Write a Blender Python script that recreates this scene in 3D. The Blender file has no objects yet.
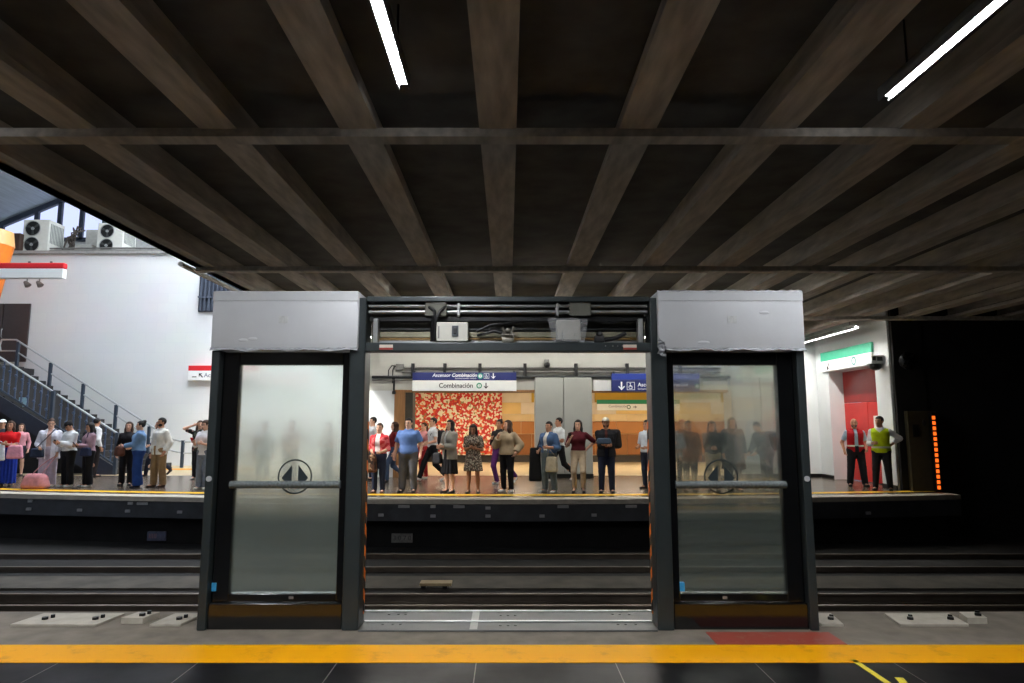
import bpy, bmesh, math, random
import numpy as np
from mathutils import Vector, Matrix, Euler
random.seed(7)
SC = bpy.context.scene
COL = SC.collection
PI = math.pi

# ------------------------------------------------------------------ camera model (used to survey the place from the photograph)
F_PX, TANP, CAM_H, PCX, PCY = 660.0, 0.125, 1.6, 508.0, 341.5
PITCH = math.atan(TANP); CP, SP = math.cos(PITCH), math.sin(PITCH)
def ray(px, py):
    dx = px - PCX; dy = PCY - py
    return dx, F_PX*CP - dy*SP, F_PX*SP + dy*CP
def gnd(px, py, z=0.0):
    r = ray(px, py); t = (z - CAM_H)/r[2]
    return r[0]*t, r[1]*t
def at(px, py, Y):
    r = ray(px, py); t = Y/r[1]
    return Vector((r[0]*t, Y, CAM_H + r[2]*t))

# ------------------------------------------------------------------ materials
def lin(c):
    return tuple((v/255/12.92 if v/255 <= .04045 else ((v/255 + .055)/1.055)**2.4) for v in c)
_M = {}
def mat(name, rgb, rough=.6, metal=0.0, var=.12, scale=8.0, bump=0.0, spec=.5, emit=None, estr=0.0, coat=0.0, stretch=None):
    if name in _M: return _M[name]
    m = bpy.data.materials.new(name); m.use_nodes = True
    nt = m.node_tree; b = nt.nodes['Principled BSDF']
    c = lin(rgb)
    b.inputs['Roughness'].default_value = rough
    b.inputs['Metallic'].default_value = metal
    b.inputs['Specular IOR Level'].default_value = spec
    b.inputs['Coat Weight'].default_value = coat
    tc = nt.nodes.new('ShaderNodeTexCoord')
    src = tc.outputs['Object']
    if stretch:
        mp = nt.nodes.new('ShaderNodeMapping'); mp.inputs['Scale'].default_value = stretch
        nt.links.new(src, mp.inputs['Vector']); src = mp.outputs['Vector']
    n = nt.nodes.new('ShaderNodeTexNoise'); n.inputs['Scale'].default_value = scale; n.inputs['Detail'].default_value = 5
    nt.links.new(src, n.inputs['Vector'])
    if var > 0:
        r = nt.nodes.new('ShaderNodeValToRGB')
        r.color_ramp.elements[0].position = .3; r.color_ramp.elements[1].position = .7
        r.color_ramp.elements[0].color = (*[v*(1-var) for v in c], 1)
        r.color_ramp.elements[1].color = (*[min(1, v*(1+var)) for v in c], 1)
        nt.links.new(n.outputs['Fac'], r.inputs['Fac']); nt.links.new(r.outputs['Color'], b.inputs['Base Color'])
    else:
        b.inputs['Base Color'].default_value = (*c, 1)
    if bump > 0:
        bp = nt.nodes.new('ShaderNodeBump'); bp.inputs['Strength'].default_value = bump; bp.inputs['Distance'].default_value = .02
        nt.links.new(n.outputs['Fac'], bp.inputs['Height']); nt.links.new(bp.outputs['Normal'], b.inputs['Normal'])
    if emit:
        b.inputs['Emission Color'].default_value = (*lin(emit), 1); b.inputs['Emission Strength'].default_value = estr
    _M[name] = m
    return m
def pattern_mat(name, cols, scale=30.0, rough=.75, rand=1.0, bumpy=0, coords='Object', noise=0.0):
    """patches of flat colour (printed cloth, flower panel)"""
    if name in _M: return _M[name]
    m = bpy.data.materials.new(name); m.use_nodes = True
    nt = m.node_tree; b = nt.nodes['Principled BSDF']; b.inputs['Roughness'].default_value = rough
    tc = nt.nodes.new('ShaderNodeTexCoord')
    v = nt.nodes.new('ShaderNodeTexVoronoi'); v.inputs['Scale'].default_value = scale; v.inputs['Randomness'].default_value = rand
    src = tc.outputs[coords]
    if noise:
        nn = nt.nodes.new('ShaderNodeTexNoise'); nn.inputs['Scale'].default_value = scale*.7
        mx = nt.nodes.new('ShaderNodeMixRGB'); mx.inputs['Fac'].default_value = noise
        nt.links.new(src, nn.inputs['Vector']); nt.links.new(src, mx.inputs[1]); nt.links.new(nn.outputs['Color'], mx.inputs[2]); src = mx.outputs[0]
    nt.links.new(src, v.inputs['Vector'])
    sx = nt.nodes.new('ShaderNodeSeparateColor'); nt.links.new(v.outputs['Color'], sx.inputs[0])
    r = nt.nodes.new('ShaderNodeValToRGB'); r.color_ramp.interpolation = 'CONSTANT'
    tot = sum(w for _, w in cols); pos = 0
    for i, (c, w) in enumerate(cols):
        e = r.color_ramp.elements[i] if i < 2 else r.color_ramp.elements.new(min(.999, pos))
        e.position = min(.999, pos); e.color = (*lin(c), 1); pos += w/tot
    nt.links.new(sx.outputs[0], r.inputs['Fac']); nt.links.new(r.outputs['Color'], b.inputs['Base Color'])
    _M[name] = m
    return m
def emat(name, rgb, strength):
    if name in _M: return _M[name]
    m = bpy.data.materials.new(name); m.use_nodes = True; nt = m.node_tree
    nt.nodes.clear(); o = nt.nodes.new('ShaderNodeOutputMaterial'); e = nt.nodes.new('ShaderNodeEmission')
    e.inputs['Color'].default_value = (*lin(rgb), 1); e.inputs['Strength'].default_value = strength
    nt.links.new(e.outputs[0], o.inputs[0]); _M[name] = m
    return m

# ------------------------------------------------------------------ objects
def tag(o, label=None, cat=None, group=None, kind=None):
    if label: o['label'] = label
    if cat: o['category'] = cat
    if group: o['group'] = group
    if kind: o['kind'] = kind
    return o
def link(o, parent=None):
    COL.objects.link(o)
    if parent is not None: o.parent = parent
    return o
def thing(name, loc, label, cat, group=None, rz=0.0):
    o = bpy.data.objects.new(name, None); o.empty_display_size = .2
    o.location = loc; o.rotation_euler = (0, 0, rz); link(o)
    return tag(o, label, cat, group)
class MB:
    """collects shapes into one mesh"""
    def __init__(s, origin=(0, 0, 0)): s.bm = bmesh.new(); s.o = Vector(origin)
    def _bev(s, vs, w, seg=2):
        if w > 0:
            es = list({e for v in vs for e in v.link_edges})
            bmesh.ops.bevel(s.bm, geom=es, offset=w, segments=seg, affect='EDGES', profile=.5)
    def box(s, a, b, bev=0.0, R=None, piv=None):
        a = Vector(a); b = Vector(b); c = (a+b)/2
        r = bmesh.ops.create_cube(s.bm, size=1.0)['verts']
        for v in r:
            p = Vector((v.co.x*abs(b.x-a.x), v.co.y*abs(b.y-a.y), v.co.z*abs(b.z-a.z)))
            if R is not None: p = R @ p
            v.co = p + c - s.o
        s._bev(r, bev); return s
    def tube(s, pts, rad, n=10, cap=True):
        pts = [Vector(p) - s.o for p in pts]
        rads = rad if isinstance(rad, (list, tuple)) else [rad]*len(pts)
        rings = []; up0 = None
        for i, p in enumerate(pts):
            d = (pts[min(i+1, len(pts)-1)] - pts[max(i-1, 0)]).normalized()
            if up0 is None:
                up0 = Vector((0, 0, 1)) if abs(d.z) < .9 else Vector((0, 1, 0))
            u = d.cross(up0).normalized(); w = u.cross(d).normalized(); up0 = w
            rings.append([s.bm.verts.new(p + (u*math.cos(2*PI*k/n) + w*math.sin(2*PI*k/n))*rads[i]) for k in range(n)])
        for a, b in zip(rings, rings[1:]):
            for k in range(n): s.bm.faces.new((a[k], a[(k+1) % n], b[(k+1) % n], b[k]))
        if cap:
            s.bm.faces.new(rings[0][::-1]); s.bm.faces.new(rings[-1])
        return s
    def ball(s, c, r, sub=2):
        rr = r if isinstance(r, (tuple, list)) else (r, r, r)
        vs = bmesh.ops.create_icosphere(s.bm, subdivisions=sub, radius=1.0)['verts']
        for v in vs: v.co = Vector((v.co.x*rr[0], v.co.y*rr[1], v.co.z*rr[2])) + Vector(c) - s.o
        return s
    def prism(s, poly, ext, bev=0.0):
        """extrude a planar polygon (3-D points) along the vector ext"""
        vs = [s.bm.verts.new(Vector(p) - s.o) for p in poly]; ws = [s.bm.verts.new(Vector(p) + Vector(ext) - s.o) for p in poly]
        n = len(poly); s.bm.faces.new(vs[::-1]); s.bm.faces.new(ws)
        for i in range(n): s.bm.faces.new((vs[i], vs[(i+1) % n], ws[(i+1) % n], ws[i]))
        s._bev(vs+ws, bev); return s
    def quad(s, *p):
        s.bm.faces.new([s.bm.verts.new(Vector(q) - s.o) for q in p]); return s
    def ring(s, c, r0, r1, depth, n=32):
        """flat annulus in the XZ plane, thick along Y"""
        c = Vector(c) - s.o
        for k in range(n):
            a0, a1 = 2*PI*k/n, 2*PI*(k+1)/n
            P = lambda r, a, y: c + Vector((r*math.cos(a), y, r*math.sin(a)))
            q = [[s.bm.verts.new(P(r, a, y)) for y in (0, depth)] for r, a in ((r0, a0), (r1, a0), (r1, a1), (r0, a1))]
            s.bm.faces.new([x[0] for x in q]); s.bm.faces.new([x[1] for x in q][::-1])
            s.bm.faces.new((q[1][0], q[1][1], q[2][1], q[2][0])); s.bm.faces.new((q[3][0], q[3][1], q[0][1], q[0][0]))
        return s
    def build(s, name, m, parent=None, smooth=False, rel=False):
        bmesh.ops.recalc_face_normals(s.bm, faces=s.bm.faces)
        me = bpy.data.meshes.new(name); s.bm.to_mesh(me); s.bm.free(); me.materials.append(m)
        if smooth:
            me.polygons.foreach_set('use_smooth', [True]*len(me.polygons))
            try: me.set_sharp_from_angle(angle=math.radians(40))
            except Exception: pass
        o = bpy.data.objects.new(name, me); link(o, parent)
        if parent is None: o.location = s.o
        elif not rel: o.location = s.o - parent_world(parent)
        return o
def parent_world(p):
    v = Vector((0, 0, 0))
    while p is not None: v = v + p.location; p = p.parent
    return v
def struct(o): o['kind'] = 'structure'; return o
def text_mesh(name, s, size, m, loc, parent, ext=.004, align='LEFT', rz=0.0, shear=0.0, sx=1.0, bold=0.0):
    cu = bpy.data.curves.new(name, 'FONT'); cu.body = s; cu.size = size; cu.extrude = ext; cu.align_x = align; cu.align_y = 'CENTER'; cu.shear = shear; cu.offset = bold
    t = bpy.data.objects.new(name+'_tmp', cu); COL.objects.link(t)
    bpy.context.view_layer.update()
    dg = bpy.context.evaluated_depsgraph_get(); me = bpy.data.meshes.new_from_object(t.evaluated_get(dg))
    bpy.data.objects.remove(t); bpy.data.curves.remove(cu)
    R = Matrix.Rotation(rz, 4, 'Z') @ Matrix.Rotation(PI/2, 4, 'X')
    me.transform(R @ Matrix.Diagonal((sx, 1, 1, 1)))
    me.materials.clear(); me.materials.append(m)
    o = bpy.data.objects.new(name, me); link(o, parent)
    o.location = Vector(loc) - (parent_world(parent) if parent else Vector((0, 0, 0)))
    return o
# ================================================================== people
class Field:
    def __init__(s, lo, hi, h):
        s.h = h; s.lo = np.array(lo, float)
        s.n = np.ceil((np.array(hi) - s.lo)/h).astype(int) + 1
        s.f = np.full(tuple(s.n), .5)
    def sub(s, lo, hi):
        a = np.clip(np.floor((np.array(lo) - s.lo)/s.h).astype(int), 0, s.n)
        b = np.clip(np.ceil((np.array(hi) - s.lo)/s.h).astype(int) + 1, 0, s.n)
        if (b <= a).any(): return None, None
        ax = [s.lo[i] + s.h*np.arange(a[i], b[i]) for i in range(3)]
        X, Y, Z = np.meshgrid(*ax, indexing='ij', sparse=False)
        return tuple(slice(a[i], b[i]) for i in range(3)), (X, Y, Z)
    def add(s, prim, k=.03):
        lo, hi, fn = prim; pad = k + 3*s.h
        sl, P = s.sub(np.array(lo) - pad, np.array(hi) + pad)
        if sl is None: return
        d = fn(*P); a = s.f[sl]
        if k > 0:
            hh = np.maximum(k - np.abs(a - d), 0)/k
            s.f[sl] = np.minimum(a, d) - hh*hh*k*.25
        else: s.f[sl] = np.minimum(a, d)
    def cut(s, fn):
        sl, P = s.sub(s.lo, s.lo + s.h*s.n)
        s.f = np.maximum(s.f, fn(*P))
    def mesh(s):
        f = s.f.copy()
        f[0], f[-1] = .5, .5; f[:, 0], f[:, -1] = .5, .5; f[:, :, 0], f[:, :, -1] = .5, .5
        n = np.array(f.shape); cn = n - 1
        acc = np.zeros((*cn, 3)); cnt = np.zeros(cn)
        corners = [(i, j, k) for i in (0, 1) for j in (0, 1) for k in (0, 1)]
        g = {c: f[c[0]:c[0]+cn[0], c[1]:c[1]+cn[1], c[2]:c[2]+cn[2]] for c in corners}
        for c in corners:
            for ax in range(3):
                if c[ax] == 0:
                    d = list(c); d[ax] = 1; d = tuple(d)
                    A, B = g[c], g[d]; m = (A < 0) != (B < 0)
                    t = np.where(m, A/np.where(m, A - B, 1), 0)
                    for q in range(3):
                        acc[..., q] += np.where(m, c[q] + (t if q == ax else 0), 0)
                    cnt += m
        act = cnt > 0
        idx = -np.ones(cn, int); idx[act] = np.arange(act.sum())
        I = np.argwhere(act)
        V = s.lo + s.h*(I + acc[act]/cnt[act][:, None])
        quads = []
        for ax in range(3):
            u, v = (ax+1) % 3, (ax+2) % 3
            sl0 = [slice(1, -1)]*3; sl0[ax] = slice(0, -1)
            sl1 = [slice(1, -1)]*3; sl1[ax] = slice(1, None)
            A, B = f[tuple(sl0)], f[tuple(sl1)]
            for flip, m in ((False, (A < 0) & (B >= 0)), (True, (A >= 0) & (B < 0))):
                e = np.argwhere(m)
                if len(e) == 0: continue
                off = np.ones(3, int); off[ax] = 0; e = e + off
                def cell(du, dv):
                    q = e.copy(); q[:, u] -= du; q[:, v] -= dv
                    return idx[q[:, 0], q[:, 1], q[:, 2]]
                Q = np.stack([cell(1, 1), cell(0, 1), cell(0, 0), cell(1, 0)], 1)
                quads.append(Q[:, ::-1] if flip else Q)
        return V, (np.concatenate(quads) if quads else np.zeros((0, 4), int))
def np_obj(name, V, Q, m, parent, extra=None):
    """mesh object from vertex / quad arrays (extra: more (V, Q) shells joined into the same mesh)"""
    for V2, Q2 in (extra or []):
        Q = np.concatenate([Q, Q2 + len(V)]); V = np.concatenate([V, V2])
    me = bpy.data.meshes.new(name)
    me.vertices.add(len(V)); me.vertices.foreach_set('co', V.astype(np.float32).ravel())
    me.loops.add(Q.size); me.loops.foreach_set('vertex_index', Q.astype(np.int32).ravel())
    me.polygons.add(len(Q)); me.polygons.foreach_set('loop_start', np.arange(0, Q.size, 4, dtype=np.int32))
    me.polygons.foreach_set('loop_total', np.full(len(Q), 4, np.int32))
    me.polygons.foreach_set('use_smooth', np.ones(len(Q), bool))
    me.update(calc_edges=True); me.validate()
    me.materials.append(m)
    o = bpy.data.objects.new(name, me); link(o, parent)
    return o
def V3(*a): return np.array(a, float)
def cap(a, b, ra, rb, cut_end=False, sq=(1, 1)):
    a, b = V3(*a), V3(*b); ba = b - a; L2 = float(ba @ ba) + 1e-9; L = math.sqrt(L2); r = max(ra, rb)
    def fn(X, Y, Z):
        px, py, pz = X-a[0], Y-a[1], Z-a[2]
        t0 = (px*ba[0] + py*ba[1] + pz*ba[2])/L2; t = np.clip(t0, 0, 1)
        d = np.sqrt((px - t*ba[0])**2 + (py - t*ba[1])**2 + (pz - t*ba[2])**2) - (ra + t*(rb-ra))
        if cut_end: d = np.maximum(d, (t0 - 1)*L)
        return d
    return np.minimum(a, b) - r, np.maximum(a, b) + r, fn
def ell(c, r, M=None):
    c, r = V3(*c), V3(*r); R = float(max(r))
    def fn(X, Y, Z):
        x, y, z = X-c[0], Y-c[1], Z-c[2]
        if M is not None:
            x, y, z = (M[0][0]*x + M[1][0]*y + M[2][0]*z, M[0][1]*x + M[1][1]*y + M[2][1]*z, M[0][2]*x + M[1][2]*y + M[2][2]*z)
        k0 = np.sqrt((x/r[0])**2 + (y/r[1])**2 + (z/r[2])**2) + 1e-9
        k1 = np.sqrt((x/r[0]**2)**2 + (y/r[1]**2)**2 + (z/r[2]**2)**2) + 1e-9
        return k0*(k0-1)/k1
    return c - R, c + R, fn
def loft(rows, infl=0.0, z0=None, z1=None):
    """stack of ellipses: rows = (z, rx, ry, cx, cy)"""
    rows = sorted(rows); z = np.array([r[0] for r in rows])
    A = [np.array([r[i] for r in rows]) for i in range(1, 5)]
    lo_z = z[0] if z0 is None else z0; hi_z = z[-1] if z1 is None else z1
    def fn(X, Y, Z):
        rx, ry, cx, cy = [np.interp(Z, z, q) for q in A]
        rx = rx + infl; ry = ry + infl
        ux, uy = (X-cx)/rx, (Y-cy)/ry
        k = np.sqrt(ux**2 + uy**2) + 1e-9
        gx, gy = ux/(k*rx), uy/(k*ry)
        d = (k-1)/np.sqrt(gx*gx + gy*gy + 1e-9)
        return np.maximum(d, np.maximum(lo_z - Z, Z - hi_z))
    mx, my = A[0].max()+infl, A[1].max()+infl
    return V3(A[2].min()-mx, A[3].min()-my, lo_z), V3(A[2].max()+mx, A[3].max()+my, hi_z), fn
def ik(a, c, l1, l2, hint):
    a, c, hint = V3(*a), V3(*c), V3(*hint)
    d = c - a; L = float(np.linalg.norm(d)); M = (l1+l2)*.999
    if L > M: c = a + d*(M/L); d = c - a; L = M
    n = d/L; x = (l1*l1 - l2*l2 + L*L)/(2*L); h = math.sqrt(max(l1*l1 - x*x, 1e-6))
    p = hint - n*float(hint @ n); p = p/(np.linalg.norm(p)+1e-9)
    return a + n*x + p*h, c

SKIN = {'light': (214, 168, 142), 'tan': (186, 136, 108), 'brown': (150, 104, 78)}
HAIRC = {'black': (22, 18, 16), 'brown': (62, 40, 27), 'red': (96, 46, 28), 'grey': (96, 92, 88)}
def cloth(rgb, rough=.85):
    return mat('cloth_%d_%d_%d' % rgb, rgb, rough, 0, .16, 9, .25, .25)
TORSO = [(.80, .105, .085, 0, .012), (.86, .158, .105, 0, .012), (.93, .170, .118, 0, .012), (1.0, .158, .108, 0, .005), (1.08, .140, .098, 0, 0),
         (1.16, .147, .104, 0, 0), (1.26, .164, .112, 0, 0), (1.33, .166, .108, 0, .004), (1.38, .140, .086, 0, .01), (1.42, .088, .064, 0, .014), (1.47, .052, .052, 0, .014)]
HEIGHT_STEP = .0125
def person(px, py, yaw, S, label, skin='tan', hair=('black', 'short'), top=None, jacket=None, pants=None, skirt=None, shoes=(25, 24, 26),
           L=None, R=None, Lh=None, Rh=None, feet=None, head=(0, 0), w=1.0, bust=0.0, lean=0.0, heel=False, glasses=False, beard=False,
           cap_=None, mask=None, sock=None, pos=None, group=None, curl=.9, extra=None):
    """one person: feet at photograph pixel (px, py); yaw in degrees, 0 = towards the near platform, + = towards +X"""
    X, Y = pos if pos else gnd(px, py)
    root = thing('person', (X, Y, 0), label, 'person', group, math.radians(yaw))
    k = S/1.70
    h = HEIGHT_STEP
    skm = mat('skin_'+skin, SKIN[skin], .55, 0, .06, 20, .0, .4)
    tor = [(z, rx*(w if z < 1.36 else 1+(w-1)*.45), ry*(1+(w-1)*1.5 if z < 1.36 else 1), cx, cy + lean*max(0, z-.95)*-1) for z, rx, ry, cx, cy in TORSO]
    ly = lambda z: -lean*max(0, z-.95)
    lw = 1+(w-1)*.6
    # joints
    feet = feet or {}
    J = {}
    for s, sg in (('L', 1), ('R', -1)):
        hip = V3(sg*.088*lw, .005, .885)
        fx, fy, fz, pit = (list(feet.get(s, (.1, 0, 0, 0))) + [0]*4)[:4]
        heelz = .045 if heel else 0
        an = V3(sg*fx, fy + .03, .085 + fz + heelz)
        big = max([abs(v[1]) for v in feet.values()] + [0]) > .15
        kn, an = ik(hip, an, .432 if big else .408, .42 if big else .394, (sg*.12, -1, 0))
        J['hip'+s], J['kn'+s], J['an'+s] = hip, kn, an
        a = math.radians(pit) + (.35 if heel else 0); td = V3(sg*.16, -math.cos(a), -math.sin(a)); td /= np.linalg.norm(td)
        J['td'+s] = td
        sh = V3(sg*.172*(1+(w-1)*.5), ly(1.35)+.012, 1.348)
        tgt = {'L': L, 'R': R}[s] or (.235*lw, -.03, .84)
        hint = {'L': Lh, 'R': Rh}[s] or (.45, .8, -.25)
        el, wr = ik(sh, (sg*tgt[0], tgt[1], tgt[2]), .285, .255, (sg*hint[0], hint[1], hint[2]))
        J['sh'+s], J['el'+s], J['wr'+s] = sh, el, wr
    hy, hp = math.radians(head[0]), math.radians(head[1])
    neck = V3(0, ly(1.47)+.012, 1.468)
    HM = Matrix.Rotation(hy, 3, 'Z') @ Matrix.Rotation(-hp, 3, 'X').inverted()
    HMn = np.array(HM)
    hd = lambda *p: neck + HMn @ V3(*p)
    HMl = [list(r) for r in HM]
    helf = lambda c, r: ell(hd(*c), r, HMl)
    allp = np.array([v for q, v in J.items() if not q.startswith('td')] + [hd(0, 0, .26)])
    lo = allp.min(0) - V3(.24, .24, .2); hi = allp.max(0) + V3(.24, .24, .12); lo[2] = -.03
    lo[1] = min(lo[1], -.32); hi[1] = max(hi[1], .3)
    # ---- body
    fb = Field(lo, hi, h)
    fb.add(loft(tor), .02)
    if bust: 
        for sg in (1, -1): fb.add(ell((sg*.075, ly(1.25)-.075, 1.245), (.07, .055, .07)), .05)
    for s, sg in (('L', 1), ('R', -1)):
        fb.add(cap(J['hip'+s], J['kn'+s], .084*lw, .056*lw), .05); fb.add(cap(J['kn'+s], J['an'+s], .056*lw, .036), .02)
        fb.add(ell(J['kn'+s]*.62 + J['an'+s]*.38 + V3(0, .016, 0), (.05*lw, .05*lw, .11)), .04)
        fb.add(cap(J['an'+s] - V3(0, 0, .03), J['an'+s] - V3(0, 0, .045) + J['td'+s]*.14, .034, .026), .02)
        fb.add(cap(J['sh'+s], J['el'+s], .049*lw, .040*lw), .05); fb.add(cap(J['el'+s], J['wr'+s], .040*lw, .027), .02)
        d = J['wr'+s] - J['el'+s]; d /= np.linalg.norm(d)
        fb.add(cap(J['wr'+s], J['wr'+s] + d*.07, .026, .033), .02)
    fb.add(cap((0, ly(1.42)+.02, 1.40), hd(0, .01, .07), .058, .052), .04)
    fb.add(helf((0, .006, .138), (.075, .095, .094)), .02); fb.add(helf((0, -.028, .078), (.060, .066, .082)), .03)
    fb.add(helf((0, -.066, .022), (.030, .026, .024)), .03)
    for sg in (1, -1): fb.add(helf((sg*.077, .004, .105), (.013, .022, .033)), .008)
    fb.add(cap(hd(0, -.088, .118), hd(0, -.112, .080), .010, .016), .012)
    V, Q = fb.mesh()
    fingers = []
    for s, sg in (('L', 1), ('R', -1)):
        d = J['wr'+s] - J['el'+s]; d /= np.linalg.norm(d)
        base = J['wr'+s] + d*.075
        inw = V3(-sg*.75, -.55, .25); inw -= d*float(inw @ d); inw /= np.linalg.norm(inw)     # palm side
        side = np.cross(d, inw); 
        if float(side @ V3(0, -1, 0.3)) < 0: side = -side
        for q, (o_, ln) in enumerate(((.028, .072), (.0095, .082), (-.0095, .078), (-.028, .062))):
            p0 = base + side*o_ - d*.01; pts = [p0]; dirv = d.copy(); ang = 0
            for sgm in (.42, .33, .25):
                ang += curl*(.42 if sgm != .42 else .3)
                dv = d*math.cos(ang) + inw*math.sin(ang); pts.append(pts[-1] + dv*ln*sgm)
            fingers.append((pts, (.0105, .0098, .009, .007)))
        t0 = J['wr'+s] + d*.02 + side*.026; dv = (d*.7 + side*.6 + inw*.35); dv /= np.linalg.norm(dv)
        t1 = t0 + dv*.035; dv2 = (d*.9 + side*.1 + inw*.45); dv2 /= np.linalg.norm(dv2); fingers.append(([t0, t1, t1 + dv2*.03], (.013, .011, .008)))
    ex = []
    for pts, rr in fingers:
        n = 6; vs = []; qs = []
        for i, p in enumerate(pts):
            t = pts[min(i+1, len(pts)-1)] - pts[max(i-1, 0)]; t = t/(np.linalg.norm(t)+1e-9)
            u = np.cross(t, V3(.31, .52, .79)); u /= np.linalg.norm(u)+1e-9; ww = np.cross(t, u)
            vs += [p + (u*math.cos(2*PI*j/n) + ww*math.sin(2*PI*j/n))*rr[i] for j in range(n)]
        for i in range(len(pts)-1):
            qs += [(i*n+j, i*n+(j+1) % n, (i+1)*n+(j+1) % n, (i+1)*n+j) for j in range(n)]
        b = (len(pts)-1)*n
        qs += [(b, b+1, b+2, b+3), (b, b+3, b+4, b+5)]
        ex.append((np.array(vs)*k, np.array(qs)))
    np_obj('body', V*k, Q, skm, root, ex)
    # ---- face
    eb = MB(); eb2 = MB()
    for e_, sg in ((eb, 1), (eb2, -1)):
        e_.ball(tuple(hd(sg*.030, -.083, .118)*k), (.0125*k, .010*k, .0085*k), 1)
    wm = mat('eye', (40, 28, 22), .3, 0, 0)
    eb.build('eye', wm, root, True, True); eb2.build('eye', wm, root, True, True)
    bb = MB()
    for sg in (1, -1): bb.tube([tuple(hd(sg*.015, -.090, .136)*k), tuple(hd(sg*.032, -.087, .141)*k), tuple(hd(sg*.048, -.076, .136)*k)], .0042*k, 5)
    bb.build('eyebrows', mat('hair_'+hair[0], HAIRC[hair[0]], .6, 0, .2, 30, .3, .3), root, True, True)
    MB().tube([tuple(hd(-.024, -.083, .052)*k), tuple(hd(0, -.095, .052)*k), tuple(hd(.024, -.083, .052)*k)], [.004*k, .0075*k, .004*k], 6).build('mouth', mat('lips', (150, 78, 70), .5, 0, 0), root, True, True)
    # ---- hair
    hm = mat('hair_'+hair[0], HAIRC[hair[0]], .6, 0, .2, 30, .3, .3)
    st = hair[1]
    if st != 'bald':
        fh = Field(lo, hi, h*.9)
        fh.add(helf((0, .012, .145), (.084, .104, .098)), .02)
        HI = np.linalg.inv(HMn)
        def loc(X_, Y_, Z_):
            x, y, z = X_-neck[0], Y_-neck[1], Z_-neck[2]
            return [HI[i][0]*x + HI[i][1]*y + HI[i][2]*z for i in range(3)]
        hl = .172 if st in ('short',) else .178
        def facecut(X_, Y_, Z_):
            x, y, z = loc(X_, Y_, Z_)
            d = np.maximum.reduce([y + (.032 if st == 'short' else .045), z - hl, np.abs(x) - (.2 if st == 'short' else .068)])
            return -d
        def napecut(X_, Y_, Z_):
            x, y, z = loc(X_, Y_, Z_); return .055 - z + np.maximum(0, -(y - .0))*1.2*(st == 'short')
        if st in ('long', 'longer', 'curly'):
            ln = {'long': .17, 'longer': .26, 'curly': .24}[st]; fat = 1.25 if st == 'curly' else 1.0
            for sg in (1, -1):
                fh.add(cap(hd(sg*.062, .02, .15), hd(sg*.076*fat, -.005, .02), .034*fat, .036*fat), .03)
                fh.add(cap(hd(sg*.076*fat, -.005, .02), V3(sg*.095*fat, ly(1.35)-.035, 1.46-ln), .036*fat, .030*fat), .03)
            fh.add(cap(hd(0, .045, .13), hd(0, .06, -.02), .075, .062*fat), .04)
            fh.add(cap(hd(0, .06, -.02), V3(0, ly(1.3)+.095, 1.45-ln), .066*fat, .05*fat), .04)
            fh.cut(facecut)
        else:
            fh.cut(facecut); fh.cut(napecut)
        if st == 'bun': fh.add(helf((0, .085, .215), (.048, .046, .044)), .02)
        if st == 'pony':
            fh.add(cap(hd(0, .105, .17), hd(0, .14, .08), .03, .034), .02); fh.add(cap(hd(0, .14, .08), hd(0, .12, -.08), .034, .018), .02)
        V, Q = fh.mesh(); np_obj('hair', V*k, Q, hm, root)
    if beard:
        f2 = Field(hd(0, 0, .06) - .16, hd(0, 0, .06) + .16, h*.8)
        f2.add(helf((0, -.030, .062), (.066, .070, .076)), .02)
        HI2 = np.linalg.inv(HMn)
        def bc(X_, Y_, Z_):
            x, y, z = X_-neck[0], Y_-neck[1], Z_-neck[2]
            lx = HI2[0][0]*x + HI2[0][1]*y + HI2[0][2]*z; lyy = HI2[1][0]*x + HI2[1][1]*y + HI2[1][2]*z; lz = HI2[2][0]*x + HI2[2][1]*y + HI2[2][2]*z
            return np.maximum.reduce([lz - .07 - np.maximum(0, np.abs(lx)-.035)*1.1, lyy - .01, -np.maximum(np.abs(lx)-.026, np.abs(lz-.052)-.011)])
        f2.cut(bc); V, Q = f2.mesh()
        if len(Q): np_obj('beard', V*k, Q, hm, root)
    if cap_:
        f2 = Field(hd(0, 0, .15) - .24, hd(0, 0, .15) + .24, h*.8)
        f2.add(helf((0, .010, .152), (.092, .112, .105)), .01)
        HI3 = np.linalg.inv(HMn)
        f2.cut(lambda X_, Y_, Z_: .168 - (HI3[2][0]*(X_-neck[0]) + HI3[2][1]*(Y_-neck[1]) + HI3[2][2]*(Z_-neck[2])))
        f2.add(helf((0, -.115, .170), (.072, .075, .010)), .01)
        V, Q = f2.mesh(); np_obj('cap', V*k, Q, cloth(cap_), root)
    if glasses:
        g = MB()
        for sg in (1, -1):
            c = [tuple(hd(sg*.034 + .024*math.cos(a), -.1, .118 + .019*math.sin(a))*k) for a in np.linspace(0, 2*PI, 11)]
            g.tube(c, .003*k, 5); g.tube([tuple(hd(sg*.058, -.098, .122)*k), tuple(hd(sg*.082, -.0, .118)*k)], .003*k, 5)
        g.tube([tuple(hd(-.01, -.1, .12)*k), tuple(hd(.01, -.1, .12)*k)], .003*k, 5)
        g.build('glasses', mat('glasses_frame', (20, 20, 22), .3, 0, 0), root, True, True)
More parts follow.
